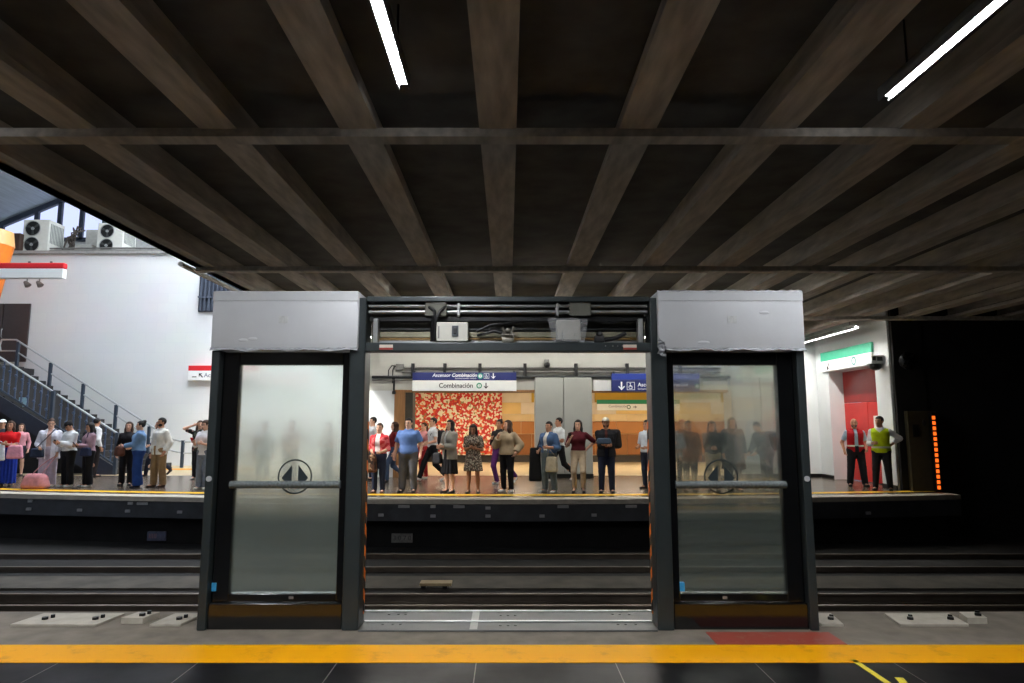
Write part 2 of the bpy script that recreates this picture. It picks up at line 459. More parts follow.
    # ---- clothes
    def upper(name, spec, base_t=.012):
        t = spec.get('t', base_t); hem = spec.get('hem', .90); nk = spec.get('neck', 1.455); sl = spec.get('sleeve', 1.9)
        f = Field(lo, hi, h)
        rows = [(z, rx, ry, cx, cy) for z, rx, ry, cx, cy in tor]
        if hem < .86: rows = [(hem-.02, tor[2][1]*1.02 + spec.get('flare', .0), tor[2][2]*1.02 + spec.get('flare', 0), 0, .012)] + [r for r in rows if r[0] > .92]
        elif spec.get('loose', 0):
            rows = [(z, max(rx, .150*w + spec['loose']) if z < 1.2 else rx, max(ry, .105*w + spec['loose']) if z < 1.2 else ry, cx, cy) for z, rx, ry, cx, cy in rows]
        f.add(loft(rows, t, hem, 1.47), .0); 
        if bust:
            for sg in (1, -1): f.add(ell((sg*.075, ly(1.25)-.078, 1.245), (.07+t, .052+t, .07+t)), .05)
        for s in ('L', 'R'):
            a, e, wr = J['sh'+s], J['el'+s], J['wr'+s]
            pf = spec.get('puff', 1.0)
            if sl > 0:
                q = min(1, sl); f.add(cap(a, a + (e-a)*q, (.049*lw+t*.8)*1.0, (.052 - .010*q)*lw*pf + t, cut_end=sl <= 1), .04)
                if sl > 1: f.add(cap(e, e + (wr-e)*(sl-1), .042*lw*pf+t, .034*pf+t*.8, cut_end=True), .02)
            else:
                f.add(cap(a - V3(0, 0, .0), a*.8 + V3(0, a[1], 1.39)*.2, .05+t*.5, .05+t*.5), .03)
        vn = spec.get('vneck', 0)
        f.cut(lambda X_, Y_, Z_: np.maximum(Z_ - nk, Z_ - (nk - .025 - vn) - np.abs(X_)*(.9 if vn else .35) - np.maximum(0, Y_ - ly(1.4))*1.0))
        f.cut(lambda X_, Y_, Z_: np.where(Z_ < hem, hem - Z_, -1))
        tz = spec.get('top_z')
        if tz: f.cut(lambda X_, Y_, Z_: Z_ - tz)
        op = spec.get('open', 0)
        if op: f.cut(lambda X_, Y_, Z_: np.minimum(op*(1.0 + (1.4-Z_)*spec.get('widen', .8)) - np.abs(X_ - spec.get('ox', 0)), -(Y_ + .02)))
        if sl <= 0:
            for sg in (1, -1): f.cut(lambda X_, Y_, Z_, sg=sg: sg*X_ - .185*(1+(w-1)*.5))
        V, Q = f.mesh()
        if len(Q): np_obj(name, V*k, Q, spec['m'] if 'm' in spec else cloth(spec['c']), root)
    if top: upper(top.get('name', 'shirt'), top)
    if jacket: upper(jacket.get('name', 'jacket'), jacket, .026)
    for ex_ in (extra or []): upper(ex_.get('name', 'band'), ex_, .03)
    if pants:
        t = pants.get('t', .012); hz = pants.get('hem', .07); fl = pants.get('flare', .0); wz = pants.get('waist', 1.02)
        f = Field(lo, hi, h)
        f.add(loft([r for r in tor if r[0] < 1.12], t*.8, .80, wz), .0)
        for s in ('L', 'R'):
            a, kn, an = J['hip'+s], J['kn'+s], J['an'+s]
            f.add(cap(a, kn, .086*lw+t, .058*lw+t+fl*.35), .05)
            if hz < .5:
                q = max(0.1, min(1.0, 1 - (hz-.07)/.4)); e_ = kn + (an-kn)*1.06*q
                f.add(cap(kn, e_, .058*lw+t+fl*.35, .044+t+fl, cut_end=True), .02)
        if hz >= .5: f.cut(lambda X_, Y_, Z_: hz - Z_)
        V, Q = f.mesh(); np_obj(pants.get('name', 'trousers'), V*k, Q, pants['m'] if 'm' in pants else cloth(pants['c']), root)
    if skirt:
        t = skirt.get('t', .014); wz, hz = skirt.get('waist', 1.05), skirt['hem']; r = skirt.get('r', .2)
        f = Field(lo, hi, h); n_ = [x for x in tor if x[0] > .9 and x[0] < 1.12]
        pleat = skirt.get('pleat', .012)
        base = loft([(hz-.01, r, r*.8, 0, .0)] + n_, t, hz, wz)
        fn0 = base[2]
        f.add((base[0]-.03, base[1]+.03, lambda X_, Y_, Z_: fn0(X_, Y_, Z_) + pleat*np.sin(np.arctan2(Y_, X_)*14)*np.clip((.95-Z_)*3, 0, 1)), 0)
        V, Q = f.mesh(); np_obj('skirt', V*k, Q, skirt['m'] if 'm' in skirt else cloth(skirt['c']), root)
    for s, sg in (('L', 1), ('R', -1)):
        an, td = J['an'+s], J['td'+s]
        f = Field(an - V3(.25, .3, .2), an + V3(.25, .3, .14), h*.8)
        a0 = an - V3(0, -.012, .045); b0 = an - V3(0, 0, .058) + td*.155
        f.add(cap(a0 - V3(0, 0, .005), b0 - V3(0, 0, .0), .041, .030), .03); f.add(cap(an - V3(0, 0, .02), a0, .040, .042), .03)
        f.add(cap(b0 + np.cross(td, V3(0, 0, 1))*.016, b0 - np.cross(td, V3(0, 0, 1))*.016, .028, .028), .02)
        if heel: f.add(cap(a0 + V3(0, .02, 0), a0 + V3(0, .025, -.075), .018, .010), .01)
        elif abs(td[2]) < .2: f.cut(lambda X_, Y_, Z_, z_=an[2]-.083: z_ - Z_)
        f.cut(lambda X_, Y_, Z_, z_=an[2]+.012: Z_ - z_)
        V, Q = f.mesh(); sm = mat('shoe_%d_%d_%d' % shoes, shoes, .5, 0, .1, 20, 0, .4)
        if len(Q): np_obj('shoe', V*k, Q, sm, root)
    root['k'] = k
    M = Matrix.Translation((X, Y, 0)) @ Matrix.Rotation(math.radians(yaw), 4, 'Z') @ Matrix.Scale(k, 4)
    W = lambda x, y, z: M @ Vector((x, y, z))
    W.hand = {s: M @ Vector(J['wr'+s] + (J['wr'+s]-J['el'+s])/np.linalg.norm(J['wr'+s]-J['el'+s])*.09) for s in 'LR'}
    W.yaw = math.radians(yaw); W.k = k
    del root['k']
    return W

# ------------------------------------------------------------------ things people carry
def soft_bag(name, c, size, rgb, label, cat='bag', rz=0.0, strap=None, m=None, group=None, flap=False, sag=.12):
    """a soft rounded bag centred at c; strap = list of world points"""
    r = thing(name, (c[0], c[1], c[2]-size[2]/2), label, cat, group, 0)
    mm = m or cloth(rgb, .7)
    hx, hy, hz = [q/2 for q in size]; h = max(.008, min(size)/12)
    f = Field((-hx*1.3-.02, -hy*1.4-.02, -hz*1.2-.02), (hx*1.3+.02, hy*1.4+.02, hz*1.2+.02), h); rr = min(hx, hy, hz)*.75
    def fn(X_, Y_, Z_):
        wz = 1 + sag*(-Z_/hz); X2, Y2 = X_/wz, Y_/wz
        q = [np.abs(X2)-(hx-rr), np.abs(Y2)-(hy-rr), np.abs(Z_)-(hz-rr)]
        d = np.sqrt(sum(np.maximum(v, 0)**2 for v in q)) + np.minimum(np.maximum.reduce(q), 0) - rr
        return d + .0012*np.sin(X_*60+Z_*45)*np.sin(Z_*38)
    f.add((V3(-hx*1.3, -hy*1.3, -hz*1.2), V3(hx*1.3, hy*1.3, hz*1.2), fn), 0)
    V, Q = f.mesh(); R = np.array(Matrix.Rotation(rz, 3, 'Z')); V = V @ R.T + V3(0, 0, hz)
    o = np_obj('bag_body', V, Q, mm, r)
    for sp in (strap or []):
        MB(r.location).tube(sp, .011, 6).build('strap', mat('strap_%d_%d_%d' % tuple(rgb), tuple(int(v*.8) for v in rgb), .7), r, True)
    return r
def bezier(a, b, sagz, n=8):
    a, b = Vector(a), Vector(b)
    return [a.lerp(b, i/n) + Vector((0, 0, sagz*4*(i/n)*(1-i/n))) for i in range(n+1)]
def phone(c, rz, label, rgb=(18, 18, 22)):
    o = MB(c)
    o.box(Vector(c)+Vector((-.037, -.006, -.075)), Vector(c)+Vector((.037, .006, .075)), .004)
    b = o.build('phone', mat('phone_%d_%d_%d' % rgb, rgb, .25, 0, 0), None, True); b.rotation_euler = (.6, 0, rz)
    tag(b, label, 'phone')
    return b
# ================================================================== the setting
def floor_tile_mat():
    m = bpy.data.materials.new('dark_polished_tile'); m.use_nodes = True; nt = m.node_tree; b = nt.nodes['Principled BSDF']
    tc = nt.nodes.new('ShaderNodeTexCoord'); mp = nt.nodes.new('ShaderNodeMapping'); mp.inputs['Location'].default_value = (.215, .10, 0)
    br = nt.nodes.new('ShaderNodeTexBrick'); br.offset = 0.0; br.inputs['Scale'].default_value = 1.0
    br.inputs['Brick Width'].default_value = .94; br.inputs['Row Height'].default_value = 1.88; br.inputs['Mortar Size'].default_value = .0035
    br.inputs['Color1'].default_value = (*lin((24, 24, 26)), 1); br.inputs['Color2'].default_value = (*lin((18, 18, 20)), 1); br.inputs['Mortar'].default_value = (*lin((150, 146, 136)), 1)
    n = nt.nodes.new('ShaderNodeTexNoise'); n.inputs['Scale'].default_value = 26; n.inputs['Detail'].default_value = 8
    n2 = nt.nodes.new('ShaderNodeTexNoise'); n2.inputs['Scale'].default_value = 1.7; n2.inputs['Detail'].default_value = 4
    mx = nt.nodes.new('ShaderNodeMixRGB'); mx.blend_type = 'MULTIPLY'; mx.inputs['Fac'].default_value = .7
    rr = nt.nodes.new('ShaderNodeMapRange'); rr.inputs['From Min'].default_value = .3; rr.inputs['From Max'].default_value = .7; rr.inputs['To Min'].default_value = .3; rr.inputs['To Max'].default_value = .5; b.inputs['Specular IOR Level'].default_value = .09
    L = nt.links.new
    L(tc.outputs['Object'], mp.inputs['Vector']); L(mp.outputs['Vector'], br.inputs['Vector']); L(tc.outputs['Object'], n.inputs['Vector']); L(tc.outputs['Object'], n2.inputs['Vector'])
    L(br.outputs['Color'], mx.inputs[1]); L(n.outputs['Color'], mx.inputs[2]); L(mx.outputs[0], b.inputs['Base Color'])
    L(n2.outputs['Fac'], rr.inputs['Value']); L(rr.outputs[0], b.inputs['Roughness'])
    return m
def worn_paint(name, rgb, under, amount=.5, scale=6, rough=.55):
    m = bpy.data.materials.new(name); m.use_nodes = True; nt = m.node_tree; b = nt.nodes['Principled BSDF']; b.inputs['Roughness'].default_value = rough; b.inputs['Specular IOR Level'].default_value = .15
    tc = nt.nodes.new('ShaderNodeTexCoord'); n = nt.nodes.new('ShaderNodeTexNoise'); n.inputs['Scale'].default_value = scale; n.inputs['Detail'].default_value = 10; n.inputs['Roughness'].default_value = .7
    r = nt.nodes.new('ShaderNodeValToRGB'); r.color_ramp.elements[0].position = .54; r.color_ramp.elements[1].position = .74
    r.color_ramp.elements[0].color = (*lin(rgb), 1); c = [a*(1-amount)+u*amount for a, u in zip(lin(rgb), lin(under))]; r.color_ramp.elements[1].color = (*c, 1)
    L = nt.links.new; L(tc.outputs['Object'], n.inputs['Vector']); L(n.outputs['Fac'], r.inputs['Fac']); L(r.outputs['Color'], b.inputs['Base Color'])
    return m
M_tile = floor_tile_mat()
M_conc = mat('platform_edge_concrete', (108, 100, 88), .8, 0, .25, 5, .3)
M_yel = worn_paint('yellow_safety_paint', (226, 156, 0), (150, 110, 50), .6, 5)
M_white = mat('white_painted_block', (226, 230, 230), .7, 0, .04, 1.5, .1)
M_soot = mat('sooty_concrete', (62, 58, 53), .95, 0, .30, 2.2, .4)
M_slab = mat('dim_slab_concrete', (98, 97, 94), .95, 0, .30, 2.2, .4)  # slab darker than the beams: its lack of light put into the colour
M_beam = mat('precast_beam_concrete', (190, 184, 174), .9, 0, .28, 3.0, .5, stretch=(3, .6, 3))  # paler concrete, with the light on the undersides put into the colour
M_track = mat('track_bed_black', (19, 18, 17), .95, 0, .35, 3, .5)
M_walk = mat('track_walkway_concrete', (70, 66, 59), .95, 0, .35, 2.5, .4)
M_far = mat('far_platform_stone', (92, 80, 68), .26, 0, .15, 1.6, .0)
M_hallfloor = mat('entrance_hall_stone', (188, 168, 132), .35, 0, .08, 1.2, .0)
M_lip = mat('dark_platform_lip', (52, 54, 58), .6, 0, .3, 3, .3)
M_lipe = mat('pale_platform_nosing', (176, 168, 154), .7, 0, .15, 6, .2)
M_grey = mat('grey_cladding', (164, 166, 160), .5, 0, .05, 2)
M_dark = mat('dark_painted_steel', (38, 42, 44), .38, .3, .12, 6)
M_black = mat('black_steel', (20, 21, 22), .35, .2, .1, 6)
M_alu = mat('brushed_aluminium', (98, 100, 102), .45, .85, .12, 5, .05, stretch=(1, 30, 1))
M_steel = mat('galvanised_steel', (150, 152, 150), .4, .8, .15, 9)
M_blackplastic = mat('black_cable_rubber', (16, 16, 17), .5, 0, .1, 9)

def ribbon(name, m, yf, yb, z0, z1, x0, x1, n=40):
    """solid strip running along X whose front and back edges follow the platform's bow"""
    b = MB(); rows = []
    for i in range(n+1):
        X = x0 + (x1-x0)*i/n
        rows.append([b.bm.verts.new(Vector(p)) for p in ((X, yf(X), z0), (X, yb(X), z0), (X, yb(X), z1), (X, yf(X), z1))])
    for p, q in zip(rows, rows[1:]):
        for k in range(4): b.bm.faces.new((p[k], p[(k+1) % 4], q[(k+1) % 4], q[k]))
    b.bm.faces.new(rows[0]); b.bm.faces.new(rows[-1][::-1])
    return b.build(name, m)
EDGE = lambda X: 14.4 + .0088*X*X
XL, XR = -26.0, 16.0
# near platform
struct(MB((0, 0, 0)).box((-13, -3, -.3), (XR, 5.05, 0)).build('floor', M_tile))
struct(MB().box((-13, 5.05, -.3), (XR, 5.92, 0)).build('floor_edge_strip', M_conc))
struct(MB().box((-13, 4.69, 0), (XR, 5.05, .003)).build('trim_1', M_yel))
M_redp = worn_paint('red_floor_paint', (138, 62, 50), (140, 120, 105), .6, 7)
tag(MB((2.1, 5.2, 0)).box((1.53, 5.06, 0), (2.48, 5.345, .003)).build('painted_rectangle', M_redp), 'worn red painted rectangle on the concrete in front of the right door panel', 'floor marking')
M_ytape = worn_paint('yellow_tape', (214, 196, 60), (80, 80, 60), .7, 14)
def floor_strip(p, q, wid, m, nm, lab):
    a = Vector((*gnd(*p), 0)); b = Vector((*gnd(*q), 0)); d = (b-a).normalized(); s = Vector((-d.y, d.x, 0))*wid/2
    o = MB(a).prism([a-s, a+s, b+s, b-s], (0, 0, .003)).build(nm, m); return tag(o, lab, 'floor marking')
floor_strip((853, 660), (892, 686), .04, M_ytape, 'tape_mark', 'long slanting yellow tape line on the dark tiles below the yellow safety line')
floor_strip((899, 678), (910, 690), .05, M_ytape, 'tape_mark', 'short stub of yellow tape on the dark tiles, right of the long tape line')
struct(MB().box((-13, 5.80, -1.3), (XR, 5.92, -.3)).build('wall_platform_face', M_soot))
# track trench
struct(MB().box((XL, 5.92, -1.3), (XR, 18, -1.1)).build('floor_track_bed', M_track))
struct(MB().box((XL, 11.2, -1.1), (XR, 12.05, -1.06)).build('floor_track_walkway', M_walk))
# far platform
struct(ribbon('floor_far_platform', M_far, lambda X: EDGE(X)+.45, lambda X: 21.0, -.12, 0, XL, 10.3))
struct(MB().box((XL, 21.0, -.12), (9.9, 30, -.004)).build('floor_entrance_hall', M_hallfloor))
struct(ribbon('trim_2', M_lipe, lambda X: EDGE(X)-.0, lambda X: EDGE(X)+.45, -.10, .0, XL, 10.3))
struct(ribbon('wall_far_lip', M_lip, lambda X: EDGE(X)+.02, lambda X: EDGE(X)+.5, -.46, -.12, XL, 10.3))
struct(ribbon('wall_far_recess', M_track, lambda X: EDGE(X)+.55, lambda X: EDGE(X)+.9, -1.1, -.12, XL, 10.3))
struct(ribbon('trim_3', worn_paint('far_yellow_paint', (226, 176, 30), (150, 130, 90), .6, 4), lambda X: EDGE(X)+.75, lambda X: EDGE(X)+1.05, 0, .003, XL, 10.2))
struct(MB().box((-14, 23.6, 0), (-9.0, 24.2, .006)).build('trim_4', _M['far_yellow_paint'] if 'far_yellow_paint' in _M else M_yel))
# ceiling of precast beams
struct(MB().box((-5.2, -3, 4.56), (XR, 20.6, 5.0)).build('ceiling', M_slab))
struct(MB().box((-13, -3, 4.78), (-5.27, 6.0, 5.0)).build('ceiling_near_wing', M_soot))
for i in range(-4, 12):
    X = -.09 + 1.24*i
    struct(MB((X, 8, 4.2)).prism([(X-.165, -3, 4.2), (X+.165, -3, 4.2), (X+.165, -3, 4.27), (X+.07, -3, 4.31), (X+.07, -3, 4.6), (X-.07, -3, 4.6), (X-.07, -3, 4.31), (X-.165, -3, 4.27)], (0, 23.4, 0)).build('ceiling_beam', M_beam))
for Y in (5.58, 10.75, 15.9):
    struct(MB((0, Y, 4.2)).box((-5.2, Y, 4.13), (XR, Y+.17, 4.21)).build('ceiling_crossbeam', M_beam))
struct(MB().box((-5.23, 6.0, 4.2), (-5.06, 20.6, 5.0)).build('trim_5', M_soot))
# enclosing walls of the near platform and tunnel
struct(MB().box((-13, -3.2, -.3), (XR, -3, 5)).build('wall_back', M_soot))
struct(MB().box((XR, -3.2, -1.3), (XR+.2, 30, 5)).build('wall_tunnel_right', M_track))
struct(MB().box((-13.2, -3.2, -1.3), (-13, 6, 5)).build('wall_left_near', M_soot))
struct(MB().box((XL, 5.9, 4.2), (-5.27, 6.0, 14)).build('wall_hall_near', M_white))
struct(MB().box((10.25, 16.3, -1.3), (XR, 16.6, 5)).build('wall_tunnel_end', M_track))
# hall on the left
def block_wall():
    m = bpy.data.materials.new('white_block_wall'); m.use_nodes = True; nt = m.node_tree; b = nt.nodes['Principled BSDF']; b.inputs['Roughness'].default_value = .75
    tc = nt.nodes.new('ShaderNodeTexCoord'); mp = nt.nodes.new('ShaderNodeMapping'); mp.inputs['Rotation'].default_value = (PI/2, 0, 0)
    br = nt.nodes.new('ShaderNodeTexBrick'); br.inputs['Scale'].default_value = 1; br.inputs['Brick Width'].default_value = .8; br.inputs['Row Height'].default_value = .4; br.inputs['Mortar Size'].default_value = .008
    br.inputs['Color1'].default_value = (*lin((228, 231, 230)), 1); br.inputs['Color2'].default_value = (*lin((226, 229, 229)), 1); br.inputs['Mortar'].default_value = (*lin((222, 226, 227)), 1)
    n = nt.nodes.new('ShaderNodeTexNoise'); n.inputs['Scale'].default_value = .7; n.inputs['Detail'].default_value = 6
    mx = nt.nodes.new('ShaderNodeMixRGB'); mx.blend_type = 'MULTIPLY'; mx.inputs['Fac'].default_value = .12
    L = nt.links.new; L(tc.outputs['Object'], mp.inputs['Vector']); L(mp.outputs['Vector'], br.inputs['Vector']); L(tc.outputs['Object'], n.inputs['Vector'])
    L(br.outputs['Color'], mx.inputs[1]); L(n.outputs['Color'], mx.inputs[2]); L(mx.outputs[0], b.inputs['Base Color'])
    return m
M_block = block_wall()
ZT = at(100, 254, 26).z
struct(MB().box((XL, 26, 0), (-4.6, 26.3, ZT)).build('wall_left', M_block))
struct(MB().box((XL, 25.9, ZT), (-4.6, 30.2, ZT+.12)).build('trim_6', mat('grey_coping', (150, 150, 146), .8)))
struct(MB().box((-4.6, 20.5, 0), (-4.4, 30, 14)).build('wall_return', M_white))
struct(MB().box((-5.27, 6.0, 5.0), (-5.1, 20.6, 14)).build('wall_above_ceiling', M_white))
struct(MB().box((-5.27, 20.5, 4.8), (-4.6, 20.7, 14)).build('wall_above_ceiling_end', M_white))
struct(MB().box((XL-.2, 5.9, -1.3), (XL, 30.2, 14)).build('wall_hall_left', M_white))
# gable with windows, sloping roof
gz0 = ZT + .12
gw = 'window_1'
RS = .44; RZ = lambda X: at(55, 201, 30).z + RS*(X - at(55, 201, 30).x)
wl = thing('window_1', (-20, 30, gz0), None, None); wl['kind'] = 'structure'
M_frame = mat('dark_window_frame', (44, 52, 66), .5)
M_sky = emat('sky_lit_glass', (196, 208, 246), 1.35)
xs = [at(p, 215, 30).x for p in (4, 38, 61, 83, 106, 130)]
zs0 = at(60, 238, 30).z
for a, b_ in zip(xs, xs[1:]):
    MB((a, 30, zs0)).prism([(a+.09, 30.02, zs0), (b_-.09, 30.02, zs0), (b_-.09, 30.02, RZ(b_)-.25), (a+.09, 30.02, RZ(a)-.25)], (0, .03, 0)).build('window_pane', M_sky, wl)
fr = MB((xs[0], 30, zs0))
for x_ in xs: fr.box((x_-.10, 29.9, zs0-.1), (x_+.10, 30.1, RZ(x_)))
fr.box((xs[0], 29.9, zs0-.15), (xs[-1], 30.1, zs0))
fr.build('window_frame', M_frame, wl)
struct(MB().box((XL, 30.06, gz0), (-4.4, 30.2, 14)).build('wall_gable', mat('pale_grey_render', (186, 188, 186), .8)))
struct(MB().box((XL, 29.3, gz0), (xs[0]+1.2, 29.6, zs0-.15)).build('wall_parapet', mat('pale_stone', (176, 172, 160), .8)))
M_roof = mat('ribbed_metal_roof', (176, 186, 192), .6, .1, .12, 2, .3, stretch=(8, .4, 1))
xa, xb = XL, -14.2
struct(MB().prism([(xa, 5.9, RZ(xa)), (xb, 5.9, RZ(xb)), (xb, 5.9, RZ(xb)+.2), (xa, 5.9, RZ(xa)+.2)], (0, 24.3, 0)).build('ceiling_hall_slope', M_roof))
struct(MB().prism([(xa, 29.85, RZ(xa)-.28), (xb, 29.85, RZ(xb)-.28), (xb, 29.85, RZ(xb)-.02), (xa, 29.85, RZ(xa)-.02)], (0, .2, 0)).build('trim_7', M_frame))
zr = RZ(xb)
struct(MB().box((xb, 5.9, zr), (-4.4, 30.2, zr+.2)).build('ceiling_hall_flat', M_roof))
M_roofglow = emat('added_roof_glow', (240, 245, 255), 28.0)  # glowing roof panels added out of view to light the hall
for n_, (y0, y1) in enumerate(((15.5, 17.5), (18.8, 20.8), (22.4, 24.9))):
    s_ = thing('window_%d' % (n_+2), (-10.2, (y0+y1)/2, zr), None, None); s_['kind'] = 'structure'
    MB((-10.2, (y0+y1)/2, zr)).box((-12.3, y0, zr-.03), (-5.6, y1, zr-.005)).build('window_pane', M_roofglow, s_)
    f_ = MB((-10.2, (y0+y1)/2, zr))
    for x_ in (-12.35, -10.1, -7.85, -5.55): f_.box((x_-.05, y0, zr-.1), (x_+.05, y1, zr))
    f_.box((-12.4, y0-.1, zr-.1), (-5.5, y0, zr)); f_.box((-12.4, y1, zr-.1), (-5.5, y1+.1, zr)); f_.build('window_frame', M_frame, s_)
# louvred opening in the left wall
lz = at(205, 312, 26), at(205, 274, 26); lx = at(200, 290, 26).x
lw_ = thing('window_5', (lx, 25.95, lz[0].z), None, None); lw_['kind'] = 'structure'
MB((lx, 25.95, lz[0].z)).box((lx, 25.93, lz[0].z), (lx+2.0, 25.99, lz[1].z)).build('window_frame', M_frame, lw_)
sl = MB((lx, 25.95, lz[0].z))
for q in range(12):
    x0_ = lx+.08+q*.16; sl.box((x0_, 25.86, lz[0].z+.05), (x0_+.07, 25.94, lz[1].z-.05))
sl.box((lx, 25.84, lz[0].z+.55), (lx+2, 25.9, lz[0].z+.62)); sl.build('louvre_slats', mat('blue_grey_louvre', (76, 84, 98), .5), lw_)
# dark door on the landing
dz0 = at(15, 362, 26).z; dz1 = at(15, 304, 26).z; dx1 = at(30, 330, 26).x
d1 = thing('door_1', (dx1-1.1, 25.95, dz0), None, None); d1['kind'] = 'structure'
M_door = mat('dark_brown_door', (58, 50, 50), .5)
for q in range(2):
    MB(d1.location).box((dx1-2.1+q*1.06, 25.90, dz0), (dx1-1.07+q*1.06, 25.97, dz1), .01).build('door_leaf', M_door, d1)
    MB(d1.location).tube([(dx1-1.2+q*.22, 25.84, dz0+.95), (dx1-1.2+q*.22, 25.80, dz0+1.0), (dx1-1.2+q*.22, 25.80, dz0+1.25), (dx1-1.2+q*.22, 25.84, dz0+1.3)], .018, 6).build('door_handle', M_steel, d1, True)
MB(d1.location).box((dx1-1.62, 25.885, dz0+1.75), (dx1-1.35, 25.90, dz0+1.84)).build('name_plate', mat('brass_plate', (170, 150, 90), .4, .5), d1)
# bulkhead, piers and column of the central passage
YB = 20.3
M_bulk = mat('pale_grey_bulkhead', (196, 196, 188), .65, 0, .06, 1.2)
struct(MB().box((-4.6, YB, 2.62), (8.7, YB+.25, 4.78)).build('wall_bulkhead', M_bulk))
struct(MB().box((-4.6, YB, 0), (-3.48, YB+.25, 2.62)).build('wall_pier_left', M_white))
struct(MB().box((8.7, YB, 0), (9.9, YB+.25, 4.78)).build('wall_pier_right', M_white))
def clad(name, x0, x1, ztop):
    b = MB((x0, YB, 0)); mid = (x0+x1)/2
    b.box((x0, YB-.28, .12), (mid-.006, YB+.45, ztop), .02); b.box((mid+.006, YB-.28, .12), (x1, YB+.45, ztop), .02)
    o = struct(b.build(name, M_grey)); struct(MB((x0, YB, 0)).box((x0-.01, YB-.29, 0), (x1+.01, YB+.46, .12)).build('baseboard_'+name.split('_')[1], M_black))
clad('column_central', at(535, 420, 20.1).x, at(592, 420, 20.1).x, 3.0)
clad('column_right', at(731, 420, 20.1).x, at(790, 420, 20.1).x, 3.0)
M_wood = mat('warm_wood_jamb', (150, 106, 62), .5, 0, .2, 3, .1, stretch=(8, 8, .6))
struct(MB().box((-3.48, YB-.02, 0), (-3.15, YB+.3, 2.62)).build('trim_8', M_wood))
struct(MB().box((-3.15, YB+.02, 0), (-2.92, YB+.6, 2.62)).build('trim_9', mat('dark_olive_jamb', (58, 54, 42), .6)))
struct(MB().box((-3.48, YB-.03, 2.56), (.84, YB+.3, 2.64)).build('trim_10', M_wood))
struct(MB().box((2.58, YB-.03, 2.56), (7.0, YB+.3, 2.64)).build('trim_11', M_wood))
# entrance hall behind the openings
struct(MB().box((-4.4, 20.55, 3.15), (9.9, 28.8, 3.3)).build('ceiling_entrance_hall', M_bulk))
struct(MB().box((-4.4, 28.55, 0), (9.9, 28.8, 3.15)).build('wall_entrance_hall', mat('beige_wall', (214, 192, 160), .6)))
struct(MB().box((9.9, 20.55, 0), (10.1, 28.8, 3.15)).build('wall_entrance_side', M_bulk))
rows = [(0.30, 1.18, [(142, 86, 36), (148, 92, 40)]), (1.19, 1.72, [(172, 108, 50), (178, 116, 56)]), (1.73, 2.02, [(214, 184, 134), (218, 190, 142)]), (2.03, 2.52, [(222, 206, 184), (226, 190, 120)]), (2.53, 3.1, [(226, 212, 190), (206, 164, 44), (228, 210, 186)])]
pi = 0
for r_, (z0, z1, cs) in enumerate(rows):
    for q in range(8):
        x0_ = -.35 + q*1.36 - (.45 if r_ % 2 else 0)
        c_ = cs[(q*7+r_*3) % len(cs)] if not (r_ == 4 and 2 < q < 4) else cs[1]
        struct(MB((x0_, 28.5, z0)).box((x0_+.006, 28.50, z0), (x0_+1.354, 28.56, z1-.01), .004).build('wall_panel', mat('panel_%d_%d_%d' % c_, c_, .5, 0, .05, 2)))
struct(MB().box((-4.4, 28.44, 0), (9.9, 28.56, .28)).build('baseboard_entrance_hall', mat('dark_skirting', (48, 40, 34), .5)))
# right hand wall with recess for the red door
XW = 9.5; Y0, Y1, Y2 = 16.4, 17.05, 19.55
DZ = 3.12
struct(MB().box((XW, Y0, 0), (XW+.55, Y1, 4.78)).build('wall_right_end', M_white))
struct(MB().box((XW, Y2, 0), (XW+.55, YB+.02, 4.78)).build('wall_right', M_white))
struct(MB().box((XW, Y1, DZ), (XW+.55, Y2, 4.78)).build('wall_right_lintel', M_white))
struct(MB().box((XW-.02, Y0+.0, 0), (XW, Y1, .11)).build('baseboard_right_end', M_black))
struct(MB().box((XW-.02, Y2, 0), (XW, YB-.0, .11)).build('baseboard_right', M_black))
struct(MB().box((8.7, YB-.02, 0), (XW-.02, YB, .11)).build('baseboard_pier', M_black))
d2 = thing('door_2', (XW+.5, (Y1+Y2)/2, 0), None, None); d2['kind'] = 'structure'
M_red = mat('red_door_paint', (196, 34, 30), .35, 0, .06, 3)
ym = (Y1+Y2)/2
for a, b_ in ((Y1, ym-.004), (ym+.004, Y2)):
    o_ = MB(d2.location).box((XW+.42, a, .02), (XW+.48, b_, 2.2), .008)
    for q in range(7): o_.box((XW+.41, a+.25, .22+q*.05), (XW+.425, b_-.25, .245+q*.05))
    o_.build('door_leaf', M_red, d2)
MB(d2.location).box((XW+.42, Y1, 2.21), (XW+.48, Y2, DZ), .006).build('shaded_door_top', mat('shaded_door_red', (142, 30, 28), .4, 0, .06, 3), d2)  # upper door in shadow: the shade is put into a darker red
MB(d2.location).box((XW+.40, ym-.62, 1.5), (XW+.42, ym-.30, 1.82), .004).build('notice_plate', mat('white_notice', (226, 224, 218), .5), d2)
MB(d2.location).tube([(XW+.40, ym-.1, 1.0), (XW+.36, ym-.1, 1.02), (XW+.36, ym-.1, 1.2), (XW+.40, ym-.1, 1.22)], .014, 6).build('door_handle', M_steel, d2, True)
# dark end wall at the tunnel mouth
struct(MB().box((XW+.05, Y0-.12, -.46), (10.30, Y0-.01, 4.78)).build('wall_right_tunnel', M_track))
